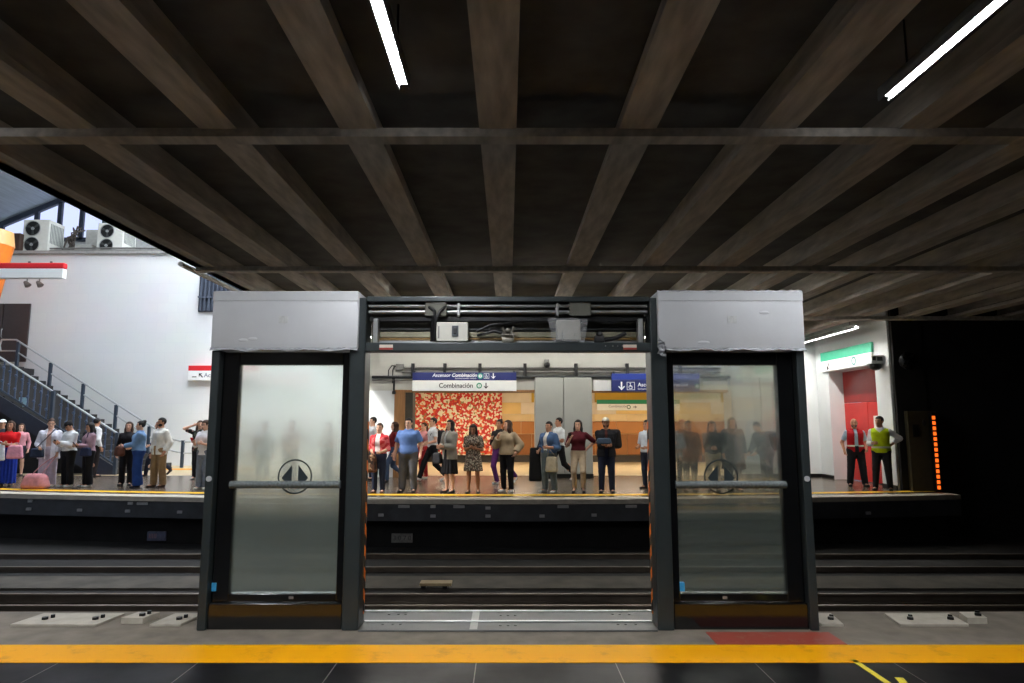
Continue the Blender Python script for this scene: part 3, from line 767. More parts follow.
# ================================================================== platform screen door
def glass_mat(name, frost, veil, blur=.22):
    """dusty protective film on clear glass: part clear, part scattering, a thin veil of dust that takes the light falling on it"""
    m = bpy.data.materials.new(name); m.use_nodes = True; nt = m.node_tree; nt.nodes.clear(); N = nt.nodes.new; L = nt.links.new
    o = N('ShaderNodeOutputMaterial')
    tr = N('ShaderNodeBsdfTransparent'); tr.inputs['Color'].default_value = (.93, .97, .95, 1)
    rf = N('ShaderNodeBsdfRefraction'); rf.inputs['IOR'].default_value = 1.3; rf.inputs['Roughness'].default_value = blur; rf.inputs['Color'].default_value = (.97, 1, .98, 1)
    df = N('ShaderNodeBsdfDiffuse'); df.inputs['Color'].default_value = (*lin((176, 190, 182)), 1)
    tl = N('ShaderNodeBsdfTranslucent'); tl.inputs['Color'].default_value = (*lin((206, 220, 212)), 1)
    gl = N('ShaderNodeBsdfGlossy'); gl.inputs['Roughness'].default_value = .08
    fr = N('ShaderNodeFresnel'); fr.inputs['IOR'].default_value = 1.35
    tc = N('ShaderNodeTexCoord'); nz = N('ShaderNodeTexNoise'); nz.inputs['Scale'].default_value = 2.4; nz.inputs['Detail'].default_value = 6
    mr = N('ShaderNodeMapRange'); mr.inputs['To Min'].default_value = veil*.75; mr.inputs['To Max'].default_value = veil*1.25
    L(tc.outputs['Object'], nz.inputs['Vector']); L(nz.outputs['Fac'], mr.inputs['Value'])
    m1 = N('ShaderNodeMixShader'); m1.inputs['Fac'].default_value = frost; L(tr.outputs[0], m1.inputs[1]); L(rf.outputs[0], m1.inputs[2])
    m2 = N('ShaderNodeMixShader'); m2.inputs['Fac'].default_value = .5; L(df.outputs[0], m2.inputs[1]); L(tl.outputs[0], m2.inputs[2])
    m3 = N('ShaderNodeMixShader'); L(mr.outputs[0], m3.inputs['Fac']); L(m1.outputs[0], m3.inputs[1]); L(m2.outputs[0], m3.inputs[2])
    m4 = N('ShaderNodeMixShader'); L(fr.outputs[0], m4.inputs['Fac']); L(m3.outputs[0], m4.inputs[1]); L(gl.outputs[0], m4.inputs[2])
    L(m4.outputs[0], o.inputs[0])
    return m
def hazard_mat():
    m = bpy.data.materials.new('orange_black_hazard'); m.use_nodes = True; nt = m.node_tree; b = nt.nodes['Principled BSDF']; b.inputs['Roughness'].default_value = .5
    tc = nt.nodes.new('ShaderNodeTexCoord'); mp = nt.nodes.new('ShaderNodeMapping'); mp.inputs['Rotation'].default_value = (math.radians(45), 0, 0)
    w = nt.nodes.new('ShaderNodeTexWave'); w.wave_type = 'BANDS'; w.bands_direction = 'Z'; w.inputs['Scale'].default_value = 2.6
    r = nt.nodes.new('ShaderNodeValToRGB'); r.color_ramp.interpolation = 'CONSTANT'; r.color_ramp.elements[1].position = .5
    r.color_ramp.elements[0].color = (*lin((16, 16, 16)), 1); r.color_ramp.elements[1].color = (*lin((232, 120, 28)), 1)
    L = nt.links.new; L(tc.outputs['Object'], mp.inputs['Vector']); L(mp.outputs[0], w.inputs['Vector']); L(w.outputs['Fac'], r.inputs['Fac']); L(r.outputs['Color'], b.inputs['Base Color'])
    return m
M_haz = hazard_mat()
M_psd = mat('charcoal_door_steel', (46, 53, 54), .34, .25, .10, 7, .03)
M_psdg = mat('gloss_black_door', (13, 14, 15), .12, .0, .05, 7, 0, .6)
M_emb = mat('dark_emblem_film', (34, 44, 46), .5, 0, 0)
M_bar = mat('wrapped_grab_bar', (92, 100, 100), .5, .2, .35, 60, .5)
M_blue = mat('blue_tag', (46, 142, 196), .5, 0, 0)
YF, YD = 5.38, 5.64
M_paneL = glass_mat('dusty_glare_glass_left', .62, .18, .22)  # same dusty glass as the right; daylight's glare put in as extra haze
M_paneR = glass_mat('dusty_film_glass_right', .28, .10, .11)
def door_panel(sg, label, gm):
    t = thing('screen_door_panel', (sg*1.86, YF+.15, 0), label, 'platform screen door', None)
    O = t.location; X = lambda a: sg*a
    def B(x0, y0, z0, x1, y1, z1): return ((min(X(x0), X(x1)), y0, z0), (max(X(x0), X(x1)), y1, z1))
    c = MB(O); c.box(*B(1.17, YF, 0, 1.30, 5.60, 2.64), .012); c.build('column', M_psd, t)
    c = MB(O); c.box(*B(1.166, 5.55, .08, 1.175, 5.597, 1.62), .003); c.build('hazard_strip', M_haz, t)
    c = MB(O); c.box(*B(2.36, YF-.0, 0, 2.43, 5.66, 2.20), .01); c.build('outer_post', M_psd, t)
    c = MB(O)   # leaf frame
    c.box(*B(1.305, YF+.06, .20, 1.365, YF+.14, 2.19), .006); c.box(*B(2.22, YF+.06, .20, 2.355, YF+.14, 2.19), .006)
    c.box(*B(1.365, YF+.06, 2.085, 2.22, YF+.14, 2.19), .006); c.box(*B(1.365, YF+.06, .205, 2.22, YF+.14, .265), .006)
    c.build('leaf_frame', M_psdg, t)
    c = MB(O); c.box(*B(2.13, YF+.05, .285, 2.20, YF+.058, 2.07)); c.build('side_seal', M_black, t) if False else c.bm.free()
    c = MB(O); c.box(*B(1.305, YF+.03, .0, 2.36, YF+.16, .198), .006); c.build('kick_plate', M_psdg, t)
    c = MB(O); c.box(*B(1.36, YF+.095, .26, 2.225, YF+.107, 2.09)); c.build('glass_pane', gm, t)
    b = MB(O); b.tube([(X(1.35), YF+.045, 1.115), (X(2.24), YF+.045, 1.115)], .030, 14); b.build('grab_bar', M_bar, t, True)
    e = MB((X(1.735), YF+.09, 1.19)); e.ring((X(1.735), YF+.088, 1.175), .128, .140, .005, 40)
    for q in (1, -1):
        xx = X(1.735)
        e.prism([(xx+q*.026, YF+.088, 1.268), (xx+q*.026, YF+.088, 1.072), (xx+q*.108, YF+.088, 1.165)], (0, .005, 0))
    e.build('door_emblem', M_emb, t)
    MB(O).tube([(X(2.392), YF-.012, 1.165), (X(2.392), YF+.0, 1.165)], .022, 16).build('lock', mat('satin_chrome', (196, 198, 200), .35, .3, 0), t, True)
    xt = 2.335 if sg < 0 else 1.385
    MB(O).box(*B(xt-.020, YF+.052, .285, xt+.016, YF+.094, .35)).build('blue_tag', M_blue, t)
    MB(O).box(*B(1.70, YF+.052, .225, 1.735, YF+.062, .245)).build('foot_sensor', M_steel, t)
    return t
door_panel(-1, 'left glass door panel in charcoal frame, milky pane bright with daylight', M_paneL)
door_panel(1, 'right glass door panel in charcoal frame, dark silhouettes of people seen through it', M_paneR)
# header between the panels
hd_ = thing('door_header', (0, YF+.2, 2.19), 'open door header with exposed steel rails and wiring over the doorway gap', 'door header')
O = hd_.location
MB(O).box((-1.17, YF, 2.605), (1.17, YD, 2.65), .008).build('top_beam', M_psd, hd_)
MB(O).box((-1.17, YF+.0, 2.19), (1.17, YF+.12, 2.265), .008).build('bottom_beam', M_psd, hd_)
MB(O).box((-1.17, YD-.03, 2.21), (1.17, YD, 2.61)).build('back_plate', mat('olive_primed_plate', (96, 94, 82), .5, .3, .12, 6, 0, .5, stretch=(.5, 1, 20)), hd_)
for z_, r_ in ((2.575, .016), (2.525, .018)):
    MB(O).tube([(-1.16, YF+.05, z_), (1.16, YF+.05, z_)], r_, 12).build('guide_rail', M_steel, hd_, True)
MB(O).box((-1.16, YF+.09, 2.455), (1.16, YF+.15, 2.495), .004).build('track_channel', M_black, hd_)
for z0, z1, mm in ((2.385, 2.41, M_black), (2.33, 2.375, mat('pale_olive_rail', (138, 134, 112), .4, .5)), (2.305, 2.325, mat('amber_belt', (120, 92, 40), .5)), (2.275, 2.30, M_steel)):
    MB(O).box((-1.10, YD-.10, z0), (1.10, YD-.03, z1), .003).build('drive_rail', mm, hd_)
for x_ in (-.60, .60):
    MB(O).box((x_-.09, YF+.02, 2.49), (x_+.09, YF+.10, 2.61), .004).build('rail_bracket', mat('olive_bracket', (92, 92, 82), .5, .3), hd_)
    MB(O).box((x_+.19*(1 if x_ < 0 else -1)-.012, YF+.02, 2.49), (x_+.19*(1 if x_ < 0 else -1)+.012, YF+.10, 2.60), .004).build('rail_clip', M_steel, hd_)
for sg in (1, -1):
    MB(O).box((sg*1.10-.02, YF+.04, 2.27), (sg*1.10+.02, YF+.12, 2.47), .004).build('end_bracket', M_steel, hd_)
    MB(O).box((sg*1.0-.055, YF-.004, 2.222), (sg*1.0+.055, YF+.002, 2.246)).build('warning_sticker', mat('pale_sticker', (206, 196, 180), .6), hd_)
    MB(O).box((sg*1.0-.055, YF-.004, 2.205), (sg*1.0+.055, YF+.002, 2.221)).build('warning_sticker', mat('red_sticker', (150, 50, 40), .6), hd_)
cb = MB(O)
cb.tube([(-.655, YF+.03, 2.565), (-.61, YF+.0, 2.53), (-.60, YF-.0, 2.46), (-.605, YF+.02, 2.38), (-.615, YF+.04, 2.28)], .014, 8); cb.tube([(-.52, YF+.03, 2.57), (-.56, YF+.0, 2.53), (-.595, YF+.0, 2.46)], .012, 8)
cb.tube([(-.625, YF+.01, 2.48), (-.63, YF+.03, 2.36), (-.635, YF+.05, 2.28)], .012, 8); cb.tube([(-.65, YF+.03, 2.545), (-.47, YF+.03, 2.548)], .008, 6)
cb.build('cable_bundle', M_blackplastic, hd_, True)
cb = MB(O); cb.tube([(-.26, YF+.1, 2.37), (-.15, YF+.08, 2.42), (.0, YF+.1, 2.44), (.3, YF+.12, 2.49), (.62, YF+.1, 2.48), (.85, YF+.1, 2.44), (1.08, YF+.1, 2.49)], .011, 8); cb.build('cable', M_blackplastic, hd_, True)
cb = MB(O); cb.tube([(-.26, YF+.12, 2.34), (-.12, YF+.09, 2.37), (-.02, YF+.10, 2.35)], .012, 8); cb.build('cable', M_blackplastic, hd_, True)
mtr = MB(O); mtr.box((-.05, YF+.03, 2.27), (.05, YF+.13, 2.31), .004); mtr.tube([(-.045, YF+.06, 2.31), (-.03, YF+.06, 2.36), (-.05, YF+.06, 2.40)], .014, 8); mtr.tube([(.045, YF+.06, 2.31), (.03, YF+.06, 2.36), (.05, YF+.06, 2.40)], .014, 8); mtr.ball((0, YF+.06, 2.37), .026, 2); mtr.tube([(-.06, YF+.05, 2.335), (.06, YF+.05, 2.335)], .009, 8)
mtr.build('latch_mechanism', mat('dull_latch_metal', (120, 116, 106), .4, .6), hd_, True)
for x_ in (.80, .86, .90, .94): MB(O).ball((x_, YF-.002, 2.235), .007, 1).build('bolt', M_steel, hd_)
dm = MB(O); dm.box((.72, YF+.04, 2.27), (.80, YF+.12, 2.33), .01); dm.tube([(.80, YF+.06, 2.29), (.90, YF+.06, 2.31), (.98, YF+.06, 2.35)], .018, 8); dm.ball((.76, YF+.06, 2.34), .03, 2); dm.build('door_motor', M_blackplastic, hd_, True)
# control box and wrapped box inside the header
t = thing('control_box', (-.44, YF+.02, 2.27), 'white control box with a grey rotary switch inside the open header', 'control box')
MB(t.location).box((-.59, YF+.005, 2.275), (-.33, YF+.085, 2.435), .006).build('box_body', mat('white_enclosure', (206, 204, 192), .5, 0, .05), t)
sw = MB(t.location).box((-.462, YF-.006, 2.315), (-.408, YF+.006, 2.405), .004).build('switch_plate', mat('grey_switch', (74, 78, 82), .5), t)
MB(t.location).box((-.448, YF-.014, 2.335), (-.422, YF-.004, 2.385), .004).build('rotary_knob', M_black, sw)
MB(t.location).box((-.575, YF+.001, 2.30), (-.565, YF+.006, 2.40)).build('side_label', mat('grey_label', (120, 120, 116), .6), t)
def crumple_sheet(pts_fn, nu, nv, amp, seed):
    rng = random.Random(seed); b = MB(); g = []
    for i in range(nu+1):
        row = []
        for j in range(nv+1):
            p = pts_fn(i/nu, j/nv); row.append(b.bm.verts.new(p + Vector((rng.uniform(-amp, amp), rng.uniform(-amp, amp), rng.uniform(-amp, amp)))))
        g.append(row)
    for i in range(nu):
        for j in range(nv): b.bm.faces.new((g[i][j], g[i+1][j], g[i+1][j+1], g[i][j+1]))
    return b
M_film = bpy.data.materials.new('clear_plastic_film'); M_film.use_nodes = True
_b = M_film.node_tree.nodes['Principled BSDF']; _b.inputs['Base Color'].default_value = (.85, .87, .88, 1); _b.inputs['Roughness'].default_value = .12; _b.inputs['Alpha'].default_value = .22
t = thing('wrapped_device', (.48, YF+.02, 2.27), 'grey device wrapped in crumpled clear plastic inside the header', 'device')
MB(t.location).box((.40, YF+.01, 2.285), (.60, YF+.09, 2.455), .008).build('device_body', mat('putty_grey_case', (150, 148, 138), .6, 0, .08), t)
b = crumple_sheet(lambda u, v: Vector((.33+.33*u + (.04*(1-v) if u < .3 else -.03*(1-v) if u > .7 else 0), YF-.004 + .02*math.sin(u*PI)*-1, 2.272+.19*v)), 14, 8, .008, 3)
b.o = Vector((0, 0, 0)); 
for v in b.bm.verts: v.co -= t.location
o_ = b.build('plastic_wrap', M_film, t, False, True)
# white wrapped covers at both ends of the header
M_cover = mat('pale_grey_cover_film', (206, 208, 210), .42, 0, .04, 3, .06, .5)
for sg, lab in ((-1, 'pale grey film-wrapped header box above the left door panel'), (1, 'pale grey film-wrapped header box with torn film, above the right door panel')):
    t = thing('wrapped_header_box', (sg*1.84, YF+.15, 2.2), lab, 'header box')
    x0_, x1_ = sorted((sg*1.228, sg*2.432))
    c = MB(t.location); c.box((x0_, YF-.03, 2.206), (x1_, 5.78, 2.692), .018); c.build('box_body', M_cover, t, True)
    c = MB(t.location); c.box((x0_+.004, YF-.034, 2.605), (x1_-.004, YF-.026, 2.686), .003); c.build('lid_band', mat('pale_grey_lid_film', (210, 212, 214), .4, 0, .04, 3, .05, .5), t)
    MB(t.location).box((sg*1.84-.04, YF-.0345, 2.42), (sg*1.84+.035, YF-.0295, 2.48)).build('paper_label', mat('cream_label', (200, 202, 200), .7, 0, .12, 40), t)
    rng = random.Random(5+sg)
    def hemf(u, v): return Vector((x0_ + (x1_-x0_)*u, YF-.036 + .01*v, 2.196 + .022*v + .006*math.sin(u*23+sg)*(1-v)))
    b = crumple_sheet(hemf, 46, 3, .004, 11+sg)
    for v in b.bm.verts: v.co -= t.location
    b.build('loose_film_hem', mat('wrinkled_film', (150, 152, 156), .35, 0, .1, 20), t, False, True)
    for q in range(2):
        px_ = x0_ + .12 + rng.random()*(x1_-x0_-.25); pz = 2.26 + rng.random()*.3; w_ = .02+.05*rng.random()
        c = MB(t.location); c.ball((px_, YF-.029, pz), (w_, .004, .014), 3); c.build('film_bubble', M_cover, t, True)
    if sg > 0:
        b = crumple_sheet(lambda u, v: Vector((x0_-.006+.06*u, YF-.042, 2.165+.14*v - .03*u)), 5, 8, .012, 21)
        for v in b.bm.verts: v.co -= t.location
        b.build('torn_film_corner', _M['wrinkled_film'], t, False, True)
        b = crumple_sheet(lambda u, v: Vector((x0_+(x1_-x0_)*u, YF-.035+.03*v, 2.680+.02*v)), 40, 2, .005, 22)
        for v in b.bm.verts: v.co -= t.location
        b.build('torn_film_top', _M['wrinkled_film'], t, False, True)
# threshold
t = thing('door_threshold', (0, 5.6, 0), 'two long aluminium threshold plates across the doorway gap', 'threshold')
for y0, y1 in ((5.36, 5.60), (5.62, 5.90)):
    p_ = MB(t.location).box((-1.165 if y0 < 5.6 else -1.28, y0, .0), (1.165 if y0 < 5.6 else 1.28, y1, .012), .003).build('threshold_plate', M_alu, t)
    MB(t.location).box((-1.165 if y0 < 5.6 else -1.28, y1-.025, .012), (1.165 if y0 < 5.6 else 1.28, y1, .02), .002).build('ridge', mat('bright_alu_ridge', (214, 216, 216), .3, .7, .05), p_)
    for x_ in (-1.0, -.92, -.86, .88, .94, 1.02, -.06, .0, .06):
        MB(t.location).tube([(x_, (y0+y1)/2+(.03 if abs(x_) > .1 else 0), .012), (x_, (y0+y1)/2+(.03 if abs(x_) > .1 else 0), .015)], .012, 8).build('screw', M_black, p_)
MB(t.location).box((-.30, 5.38, .0125), (-.24, 5.88, .0135)).build('sill_reflection', mat('reflection_grey', (150, 150, 148), .4), t)  # bright reflection on the sill, put in as a pale strip
# anchor plates waiting for further doors along the platform edge
M_anch = mat('pale_anchor_grout', (168, 162, 148), .7, 0, .15, 8, .2)
def anchor(px0, px1, py, lab, dep=.26, dz=.02):
    a = gnd(px0, py); b_ = gnd(px1, py); y = 5.62
    x0_, x1_ = a[0]/a[1]*y, b_[0]/b_[1]*y
    t = thing('anchor_plate', ((x0_+x1_)/2, y, 0), lab, 'anchor plate', 'anchor plates along the platform edge')
    MB(t.location).prism([(x0_-.05, y-dep/2, 0), (x1_-.05, y-dep/2, 0), (x1_, y+dep/2+.05, 0), (x0_, y+dep/2+.05, 0)], (0, 0, dz), .003).build('plate', M_anch, t)
    for f_ in ((.2, .8) if x1_-x0_ > .35 else (.5,)):
        xb_ = x0_ + (x1_-x0_)*f_
        MB(t.location).tube([(xb_, y, dz), (xb_, y, dz+.02)], .026, 6).build('bolt', M_black, t)
        MB(t.location).tube([(xb_+.03, y+.05, dz), (xb_+.03, y+.05, dz+.025)], .018, 6).build('bolt', M_black, t)
anchor(28, 112, 622, 'long pale anchor plate with two bolts nearest the left end of the platform edge')
anchor(131, 153, 619, 'small raised pale block between two anchor plates left of the door', .12, .05)
anchor(164, 194, 622, 'short pale anchor plate touching the left door panel')
anchor(820, 842, 622, 'short pale anchor plate touching the right door panel')
anchor(897, 964, 620, 'long pale anchor plate right of the door beside the slanted joint')
anchor(968, 988, 616, 'small raised pale block at the right end of the platform edge', .12, .05)
# ================================================================== tracks and trackside
def rail(Y, zt, lab, h=.14):
    t = MB((0, Y, zt))
    t.box((XL, Y-.035, zt-.035), (XR-.05, Y+.035, zt), .006); t.box((XL, Y-.01, zt-h+.02), (XR-.05, Y+.01, zt-.035)); t.box((XL, Y-.06, zt-h), (XR-.05, Y+.06, zt-h+.02))
    tag(t.build('rail', mat('worn_rail_steel', (98, 88, 78), .5, .6, .2, 3)), lab, 'rail', 'rails in the track trench')
rail(9.80, -.96, 'nearest visible steel rail, just beyond the door threshold')
rail(10.45, -.96, 'second steel rail beyond the threshold, before the concrete walkway')
rail(12.55, -1.0, 'steel rail just behind the concrete walkway between the tracks')
rail(13.75, -1.0, 'farthest steel rail, running under the far platform')
t = thing('cable_pit_cover', (*gnd(436, 588, -1.06), -1.06), 'pale board on short feet lying on the walkway between the tracks', 'board')
c0 = t.location
MB(c0).box(c0+Vector((-.26, -.10, .05)), c0+Vector((.26, .12, .10)), .01).build('board', mat('pale_plywood', (150, 132, 98), .7), t)
for q in (-.2, .15): MB(c0).box(c0+Vector((q-.04, -.06, 0)), c0+Vector((q+.04, .08, .05))).build('foot', M_black, t)
# small markers on the far platform lip
mk = [(31, 499), (80, 510), (29, 509), (131, 499), (143, 500), (128, 511), (180, 512), (404, 504), (433, 505), (459, 505), (488, 508), (563, 504), (631, 504), (381, 515), (433, 516), (488, 516), (542, 516), (594, 515), (868, 513)]
for (px_, py_) in mk:
    Xm = at(px_, py_, 15).x; ye = EDGE(Xm); P = at(px_, py_, ye); P = at(px_, py_, EDGE(P.x)+.02)
    w_ = .12 if px_ in (404, 459, 563, 631, 143) else .055
    lab = 'small pale marker tag on the dark lip of the far platform'
    P.z = min(P.z, -.15)
    tag(MB(P).box((P.x-w_, P.y-.03, P.z-.03), (P.x+w_, P.y+.02, P.z+.03), .004).build('edge_marker', mat('pale_marker_tag', (150, 150, 150), .6, 0, .1)), lab, 'marker', 'marker tags along the far platform lip')
def wall_plate(px_, py_, w_, h_, rgb, txt, lab, tc_):
    Xm = at(px_, py_, 15.2).x; ye = EDGE(Xm)+.53; P = at(px_, py_, ye)
    t = thing('trackside_plate', P, lab, 'sign'); MB(P).box((P.x-w_/2, P.y-.03, P.z-h_/2), (P.x+w_/2, P.y+.03, P.z+h_/2), .004).build('plate', mat('plate_%d' % px_, rgb, .6, 0, .3, 14), t)
    text_mesh('lettering', txt, h_*.75, mat('plate_ink_%d' % px_, tc_, .6, 0, 0), (P.x-w_*.42, P.y-.034, P.z), t)
wall_plate(157, 536, .42, .20, (86, 90, 112), 'IIIII', 'bluish trackside plate under the left half of the far platform', (150, 110, 120))
wall_plate(402, 538, .46, .19, (120, 118, 114), '3 0 7 0', 'grey scrawled trackside plate under the far platform, left of the doorway middle', (60, 60, 62))
# ================================================================== conduits and signs on the bulkhead
Yp = YB-.10
def pipe(py_, px0, px1, r_, lab, m_, nm='conduit_pipe', drop=None):
    z_ = at(508, py_, Yp).z; x0_, x1_ = at(px0, py_, Yp).x, at(px1, py_, Yp).x
    pts = [(x0_, Yp, z_), (x1_, Yp, z_)]
    tag(MB((x0_, Yp, z_)).tube(pts, r_, 8).build(nm, m_, None, True), lab, 'pipe', 'pipes along the bulkhead')
M_cond = mat('grey_conduit', (120, 120, 116), .5, .3)
pipe(368, 402, 720, .03, 'upper thin grey conduit along the pale bulkhead above the blue signs', M_cond)
pipe(372, 402, 720, .03, 'lower thin grey conduit along the pale bulkhead above the blue signs', M_cond)
pipe(377, 372, 730, .045, 'dark cable pipe along the bulkhead just above the blue signs', M_dark)
pipe(380, 372, 413, .02, 'short thin conduit end left of the combination sign', M_cond)
for px_ in (413, 445, 480, 525, 576, 627, 680):
    P = at(px_, 370, YB-.08)
    tag(MB(P).box((P.x-.05, YB-.15, P.z-.20), (P.x+.05, YB, P.z+.20), .006).build('pipe_clamp', M_black), 'black clamp holding the conduits to the pale bulkhead', 'clamp', 'conduit clamps along the bulkhead')
P = at(400, 367, YB-.1)
t = thing('junction_box', P, 'small grey junction box with looping cables left of the combination sign', 'junction box')
MB(P).box(P+Vector((-.12, -.06, -.09)), P+Vector((.12, .08, .09)), .01).build('box_body', M_cond, t)
for dx_, dz_ in ((-.35, -.32), (-.22, -.50)):
    MB(P).tube([P+Vector((-.08, 0, 0)), P+Vector((dx_*.7, 0, .05)), P+Vector((dx_, 0, -.1)), P+Vector((dx_, 0, dz_))], .018, 6).build('cable', M_blackplastic, t, True)
P = at(394, 383, YB-.1)
tag(MB(P).tube([P+Vector((0, 0, .2)), P, P+Vector((0, 0, -.25))], .03, 8).tube([P+Vector((0, 0, -.25)), P+Vector((0, 0, -.34))], .055, 8).build('hanging_cable', M_blackplastic, None, True), 'short black cable hanging beside the left end of the combination sign', 'cable')
P = at(547, 364, YB-.25)
t = thing('security_camera', P, 'dark dome security camera on the bulkhead above the grey column', 'camera')
MB(P).box(P+Vector((-.07, -.05, .02)), P+Vector((.07, .25, .14)), .01).build('bracket', M_cond, t); MB(P).ball(P+Vector((0, 0, -.03)), .10, 2).build('dome', M_black, t, True)
# --- signs
M_sblue = mat('sign_blue', (20, 34, 104), .4, 0, .03); M_swhite = mat('sign_white', (236, 238, 236), .4, 0, .02); M_ink = mat('sign_black', (24, 24, 26), .5, 0, 0); M_wink = mat('sign_white_letter', (244, 246, 250), .5, 0, 0)
M_sgreen = mat('sign_green', (0, 132, 92), .45, 0, .03); M_sred = mat('sign_red', (216, 34, 42), .45, 0, .03)
def arrow(P, s_, ang, m_, parent, flip=1):
    """flat arrow in the XZ plane, pointing along ang (degrees, 0 = right)"""
    a = math.radians(ang); R2 = lambda u, v: Vector((P[0] + s_*(u*math.cos(a)-v*math.sin(a)), P[1], P[2] + s_*(u*math.sin(a)+v*math.cos(a))))
    b = MB(P)
    b.prism([R2(-.5, -.09), R2(.30, -.09), R2(.30, .09), R2(-.5, .09)], (0, -.004, 0))
    for q in (1, -1): b.prism([R2(.5, 0), R2(.28, 0), R2(0, q*.30), R2(.06, q*.40)], (0, -.0045, 0))
    return b.build('arrow', m_, parent)
def wheelchair(P, s_, m_, parent):
    b = MB(P); y = P[1]
    for u0, u1 in ((-.5, .5),):
        for a, c in (((-.5, -.5), (-.44, .5)), ((.44, -.5), (.5, .5)), ((-.5, .44), (.5, .5)), ((-.5, -.5), (.5, -.44))):
            b.box((P[0]+a[0]*s_, y-.004, P[2]+a[1]*s_), (P[0]+c[0]*s_, y, P[2]+c[1]*s_))
    b.ring((P[0]-.04*s_, y-.004, P[2]-.14*s_), .17*s_, .24*s_, .004, 18)
    b.ring((P[0]-.06*s_, y-.004, P[2]+.32*s_), 0.001, .08*s_, .004, 10)
    b.box((P[0]-.10*s_, y-.004, P[2]-.1*s_), (P[0]-.02*s_, y, P[2]+.24*s_)); b.box((P[0]-.08*s_, y-.004, P[2]-.08*s_), (P[0]+.2*s_, y, P[2]-.01*s_))
    b.box((P[0]+.13*s_, y-.004, P[2]-.34*s_), (P[0]+.2*s_, y, P[2]-.02*s_))
    return b.build('wheelchair_symbol', m_, parent)
def line_badge(P, r_, parent, m_, core, digit):
    b = MB(P); b.ring(P, r_*.62, r_, .004, 28); o = b.build('line_ring', m_, parent)
    b = MB(P); b.ring((P[0], P[1]+.002, P[2]), .001, r_*.62, .003, 24); b.build('ring_centre', core, parent)
    if digit: text_mesh('lettering', digit, r_*1.15, m_, (P[0], P[1]-.001, P[2]), parent, .002, 'CENTER')
YS = YB-.40
def zx(px_, py_): return at(px_, py_, YS)
a = zx(412.5, 372.5); b_ = zx(516.5, 391)
zm = at(460, 380.3, YS).z
t = thing('hanging_sign', ((a.x+b_.x)/2, YS, b_.z), 'blue and white hanging sign reading Combinación, over the left opening', 'sign'); O = t.location
MB(O).box((a.x, YS, zm), (b_.x, YS+.10, a.z), .008).build('blue_panel', M_sblue, t); MB(O).box((a.x, YS, b_.z), (b_.x, YS+.10, zm-.004), .008).build('white_panel', M_swhite, t)
zt = at(460, 375.3, YS).z
text_mesh('lettering', 'Ascensor Combinación', .142, M_wink, (at(432.5, 375, YS).x, YS-.004, zt), t, .003, 'LEFT', 0, .2, 1.0, .003)
text_mesh('lettering', 'Exclusivo movilidad reducida', .055, M_wink, (at(455, 378, YS).x, YS-.004, at(460, 378.3, YS).z), t, .003, 'LEFT')
line_badge((at(480.3, 376, YS).x, YS-.006, at(479, 376, YS).z), .085, t, mat('badge_teal', (40, 160, 140), .5, 0, 0), M_swhite, '5')
wheelchair((at(486.5, 376, YS).x, YS-.003, at(486, 376, YS).z), .16, M_wink, t); arrow((at(493.3, 376, YS).x, YS-.003, at(493, 376, YS).z), .17, -90, M_wink, t)
text_mesh('lettering', 'Combinación', .192, M_ink, (at(438.8, 386, YS).x, YS-.004, at(450, 385.7, YS).z), t, .003, 'LEFT', 0, 0, 1.0, .003)
line_badge((at(479.2, 385.7, YS).x, YS-.006, at(478, 385.7, YS).z), .085, t, mat('badge_green', (0, 140, 100), .5, 0, 0), M_swhite, '5')
arrow((at(486, 385.8, YS).x, YS-.003, at(486, 385.8, YS).z), .18, -90, M_ink, t)
for px_ in (414, 445, 480, 514): 
    xx = at(px_, 370, YS).x; MB(O).box((xx-.025, YS+.03, a.z), (xx+.025, YB, a.z+.06), .004).build('hanger', M_black, t)
a = zx(611.5, 373.5); b_ = zx(700, 391.5); zm = at(620, 379.8, YS).z
t = thing('hanging_sign', ((a.x+b_.x)/2, YS, b_.z), 'all blue hanging sign with a white down arrow, over the right opening', 'sign'); O = t.location
MB(O).box((a.x, YS, zm), (b_.x, YS+.10, a.z), .008).build('upper_panel', mat('sign_blue_light', (32, 58, 150), .4, 0, .03), t); MB(O).box((a.x, YS, b_.z), (b_.x, YS+.10, zm-.006), .008).build('lower_panel', M_sblue, t)
zc = at(620, 386, YS).z
arrow((at(621.5, 386, YS).x, YS-.003, zc), .26, -90, M_wink, t); wheelchair((at(630.8, 386.2, YS).x, YS-.003, zc), .24, M_wink, t)
text_mesh('lettering', 'Ascensor Combinación', .16, M_wink, (at(637.8, 384.5, YS).x, YS-.004, at(620, 384.8, YS).z), t, .003, 'LEFT', 0, 0, 1, .002)
text_mesh('lettering', 'Exclusivo movilidad reducida', .075, M_wink, (at(637.8, 389, YS).x, YS-.004, at(620, 388.9, YS).z), t, .003)
line_badge((at(697, 385, YS).x, YS-.006, zc), .075, t, _M['badge_green'], M_swhite, '5')
for px_ in (614, 650, 695):
    xx = at(px_, 370, YS).x; MB(O).box((xx-.025, YS+.03, a.z), (xx+.025, YB, a.z+.06), .004).build('hanger', M_black, t)
P = at(602, 385.8, YB-.06)
tag(MB(P).box((at(593, 386, YB).x, YB-.08, at(600, 391, YB).z), (at(611, 386, YB).x, YB, at(600, 380.5, YB).z), .006).build('blank_panel', M_swhite), 'small blank white panel on the bulkhead beside the all blue sign', 'panel')
